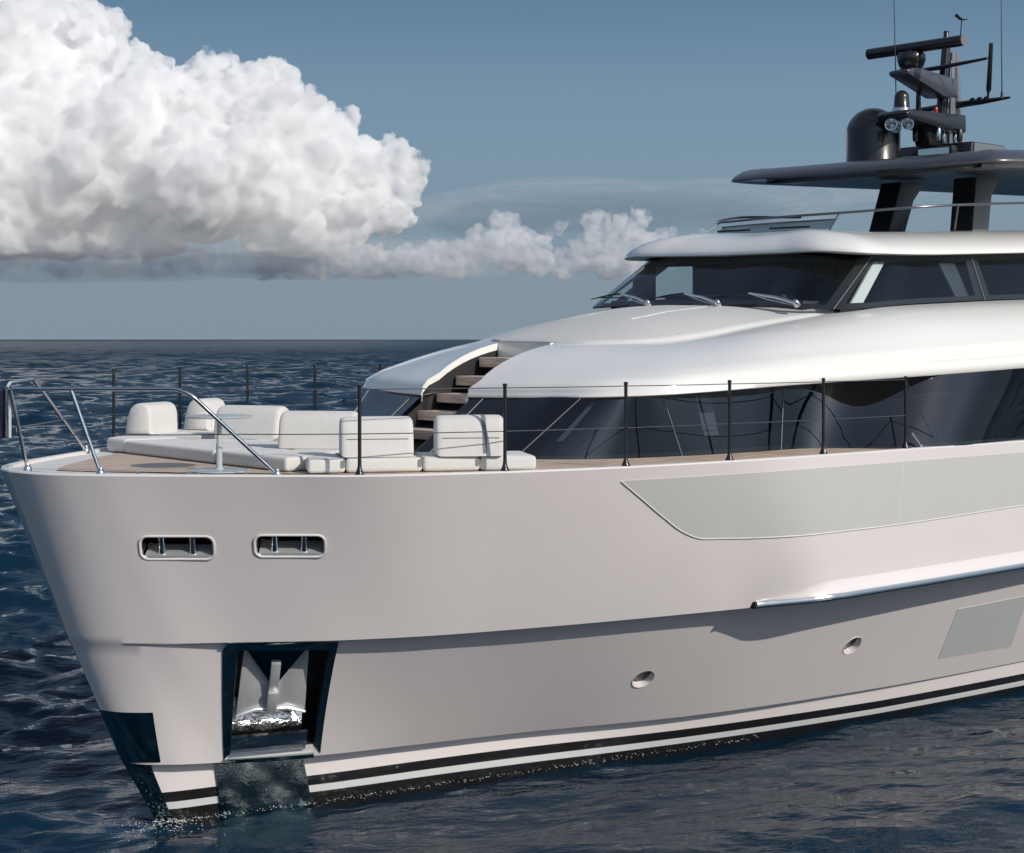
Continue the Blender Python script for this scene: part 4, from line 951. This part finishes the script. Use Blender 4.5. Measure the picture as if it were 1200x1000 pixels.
def fleck(x, y, z, r):
    a = g.uniform(0, 6.28); k = 6
    ring = [(x + r * g.uniform(.6, 1.3) * math.cos(a + 6.283*i/k) , y + r * g.uniform(.6, 1.3) * math.sin(a + 6.283*i/k), z) for i in range(k)]
    mb.add(ring + [(x, y, z + r * .5), (x, y, z - r * .6)], [(i, (i+1) % k, k) for i in range(k)] + [((i+1) % k, i, k + 1) for i in range(k)])
for _ in range(420):
    x = 1.9 + 8 * g.random() ** 1.6; fleck(x, -(hull_y(x, 0.02) + abs(g.normal(0, .03)) + .012), .02 + g.normal(0, .012), g.uniform(.003, .010))
for _ in range(220):
    d = abs(g.normal(0, .35)); a = g.uniform(2.6, 5.2); fleck(1.85 + d * math.cos(a), -.08 + d * math.sin(a), .035 + g.normal(0, .015), g.uniform(.003, .010))
fo_ = mb.build('foam', M['foam'], None, do_heel=False, fix=False); fo_['kind'] = 'stuff'; tag(fo_, 'scattered white flecks of foam along the waterline at the bow', 'foam')
def cloud_mat(name, dens, col=1.0, het=None):
    m = bpy.data.materials.new(name); m.use_nodes = True; n = m.node_tree; n.nodes.clear()
    o = n.nodes.new('ShaderNodeOutputMaterial'); v = n.nodes.new('ShaderNodeVolumePrincipled')
    v.inputs['Color'].default_value = (col, col, col, 1); v.inputs['Density'].default_value = dens; v.inputs['Anisotropy'].default_value = 0.0
    n.links.new(v.outputs[0], o.inputs['Volume'])
    if het:
        tc = n.nodes.new('ShaderNodeTexCoord'); t = n.nodes.new('ShaderNodeTexNoise'); t.inputs['Scale'].default_value = het; t.inputs['Detail'].default_value = 4
        n.links.new(tc.outputs['Object'], t.inputs['Vector']); mr = n.nodes.new('ShaderNodeMapRange'); mr.inputs[1].default_value = .38; mr.inputs[2].default_value = .62; mr.inputs[3].default_value = dens * .02; mr.inputs[4].default_value = dens * 1.6
        n.links.new(t.outputs['Fac'], mr.inputs[0]); n.links.new(mr.outputs[0], v.inputs['Density'])
    return m
CM = cloud_mat('cloud_vapour', .030, .992, .012); CS_ = cloud_mat('low_cloud_vapour', .014, .98, .02); CR_ = cloud_mat('ragged_cloud_vapour', .0030, .97, .014); CL = cloud_mat('cloud_layer_vapour', .00055, .97); CH = cloud_mat('cloud_veil_vapour', .00036)
scene.cycles.volume_bounces = 30
scene.cycles.volume_step_rate = 4; scene.cycles.volume_max_steps = 256
# ================================================================== THE CLOUDS
def build_clouds():
    fw = np.array([.636, .772, 0]); fw /= np.linalg.norm(fw); rt = np.array([fw[1], -fw[0], 0])
    D = 9000.0; eye = np.array([-6.67, -16.52, EYE])
    g = np.random.default_rng(21)
    def P(x, y, dd=0.0): d = D + dd; return eye + fw * d + rt * d * (x - 600) / 1880 + np.array([0, 0, 1]) * d * (398 - y) / 1880
    px = D / 1880
    def ico(n):
        bm = bmesh.new(); bmesh.ops.create_icosphere(bm, subdivisions=n, radius=1); V = np.array([v.co[:] for v in bm.verts]); F = np.array([[v.index for v in f.verts] for f in bm.faces]); bm.free(); return V, F
    I2, I1 = ico(2), ico(2)
    def grow(seeds, base_y, name, label, vox, levels=((10, .42, .64), (8, .36, .56), (6, .36, .55)), squash=.95, mt=None):
        base_z = P(600, base_y)[2]
        balls = [(P(x, y, dd), r * px) for x, y, r, dd in seeds]
        allb = list(balls); cur = balls
        for n, lo, hi in levels:
            nxt = []
            for c, r in cur:
                k = max(3, int(n * g.uniform(.7, 1.2)))
                for _ in range(k):
                    d = g.normal(size=3); d[2] = abs(d[2]) * .9 + .05 if g.random() < .8 else d[2]
                    d -= fw * abs(g.normal()) * .5; d /= np.linalg.norm(d)
                    rr = r * g.uniform(lo, hi)
                    nxt.append((c + d * r * g.uniform(.78, 1.0), rr))
            allb += nxt; cur = nxt
        Vs, Fs, off = [], [], 0
        for c, r in allb:
            if c[2] + r < base_z + 5: continue
            V = I2[0] * r; V = c + V * [1, 1, squash]
            lowm = V[:, 2] < base_z; V[lowm, 2] = base_z - (base_z - V[lowm, 2]) * .18
            Vs.append(V); Fs.append(I2[1] + off); off += len(V)
        V = np.concatenate(Vs); F = np.concatenate(Fs); c0 = V.mean(0)
        me = bpy.data.meshes.new(name); me.vertices.add(len(V)); me.vertices.foreach_set('co', (V - c0).astype(np.float32).ravel())
        me.loops.add(F.size); me.loops.foreach_set('vertex_index', F.astype(np.int32).ravel())
        me.polygons.add(len(F)); me.polygons.foreach_set('loop_start', (np.arange(len(F)) * 3).astype(np.int32)); me.update(calc_edges=True)
        o = bpy.data.objects.new(name, me); COL.objects.link(o); o.location = [float(v) for v in c0]
        md = o.modifiers.new('r', 'REMESH'); md.mode = 'VOXEL'; md.voxel_size = vox
        for i, (sc, st) in enumerate(((150, 40), (60, 24), (26, 16), (14, 10))):
            t = bpy.data.textures.new('puff', 'CLOUDS'); t.noise_scale = sc; t.noise_depth = 2; t.noise_basis = 'VORONOI_F1' if i < 2 else 'ORIGINAL_PERLIN'
            dm = o.modifiers.new('d', 'DISPLACE'); dm.texture = t; dm.strength = -st if i < 2 else st; dm.mid_level = .4; dm.texture_coords = 'LOCAL'
        bpy.context.view_layer.update(); dg = bpy.context.evaluated_depsgraph_get()
        m2 = bpy.data.meshes.new_from_object(o.evaluated_get(dg)); o.modifiers.clear(); o.data = m2; m2.materials.clear(); m2.materials.append(mt or CM)
        m2.polygons.foreach_set('use_smooth', [True] * len(m2.polygons))
        tag(o, label, 'cloud'); o['kind'] = 'stuff'
        return o
    big = [(-60,150,120,0),(30,110,80,-100),(20,220,95,-300),(-80,60,60,200),(40,60,48,200),(118,62,38,150),(60,20,38,350),(138,105,40,0),(110,180,80,-250),(190,160,56,-100),(250,135,48,0),(300,128,42,50),(240,215,78,-250),(330,190,66,-150),(320,245,60,-150),(395,205,48,0),(440,212,38,50),(478,212,26,80),(400,255,44,0),(455,258,24,50),(150,260,75,-150),(60,265,75,-200),(-40,265,80,0)]
    grow(big, 300, 'cumulus_cloud', 'towering white cumulus cloud filling the upper left of the sky', 9)
    small = [(315,312,18,0),(340,310,20,0),(370,308,22,0),(410,312,22,0),(440,310,20,0),(470,312,20,0),(500,306,22,0),(530,312,22,0),(555,302,22,0),(580,290,22,0),(600,298,26,50),(630,308,22,0),(588,268,18,0),(625,288,14,0),(660,316,18,0),(685,300,22,0),(704,285,20,0),(698,265,15,0),(735,275,22,0),(748,262,13,0),(765,290,22,0),(745,308,24,0),(715,312,22,0),(795,296,18,80),(820,288,14,100),(850,290,14,100),(655,268,9,60),(643,276,6,60),(664,262,5,60)]
    grow(small, 330, 'cumulus_cloud', 'row of small puffy white clouds low over the horizon, left of the wheelhouse', 6, ((8, .38, .6), (7, .36, .55)), mt=CS_)
    rag = [(x + g.uniform(-8, 8), 306 + g.uniform(-4, 8), g.uniform(13, 24), g.uniform(-500, 100)) for x in range(-50, 330, 17)]
    grow(rag, 327, 'cumulus_cloud', 'ragged thin grey underside hanging below the tall white cloud', 8, ((7, .36, .6), (6, .36, .55)), mt=CR_)
    # flat grey layers drawn across the foot of the tall cloud and beyond it
    def layer(parts, mat_, label, n=3):
        Vs, Fs, off = [], [], 0
        I3 = ico(4)
        for x, y, rx, ry, dd in parts:
            V = I3[0].copy(); c = P(x, y, dd)
            h = 1 if n == 0 else 1 + .35 * np.sin(V[:, 0] * 7 + x) * np.sin(V[:, 1] * 5 + y) + .2 * np.sin(V[:, 0] * 17 + 2 * y)
            V = c + np.outer(V[:, 0] * rx * px, rt) + np.outer(V[:, 1] * 900, fw) + np.outer(V[:, 2] * ry * px * h, [0, 0, 1])
            Vs.append(V); Fs.append(I3[1] + off); off += len(V)
        V = np.concatenate(Vs); F = np.concatenate(Fs); c0 = V.mean(0)
        me = bpy.data.meshes.new('l'); me.from_pydata([tuple(v) for v in V - c0], [], [tuple(int(i) for i in f) for f in F]); me.materials.append(mat_)
        o = bpy.data.objects.new('stratus_cloud', me); COL.objects.link(o); o.location = [float(v) for v in c0]; tag(o, label, 'cloud'); o['kind'] = 'stuff'
    foot = [(g.uniform(-60, 190) if k % 2 else g.uniform(60, 470), g.uniform(286, 322), g.uniform(70, 190), g.uniform(2.5, 8), g.uniform(-1700, -1200)) for k in range(46)]
    layer(foot, CL, 'thin grey layer of cloud across the foot of the tall white cloud', 0)
    veil = [(760,240,280,22,1500),(650,246,190,30,1600),(900,226,240,12,1700),(575,250,110,32,1500)] + [(g.uniform(560, 900), g.uniform(222, 262), g.uniform(60, 150), g.uniform(5, 14), g.uniform(1300, 1900)) for _ in range(60)]
    layer(veil, CH, 'pale thin veil of cloud in the middle of the sky behind the mast', 0)
build_clouds()
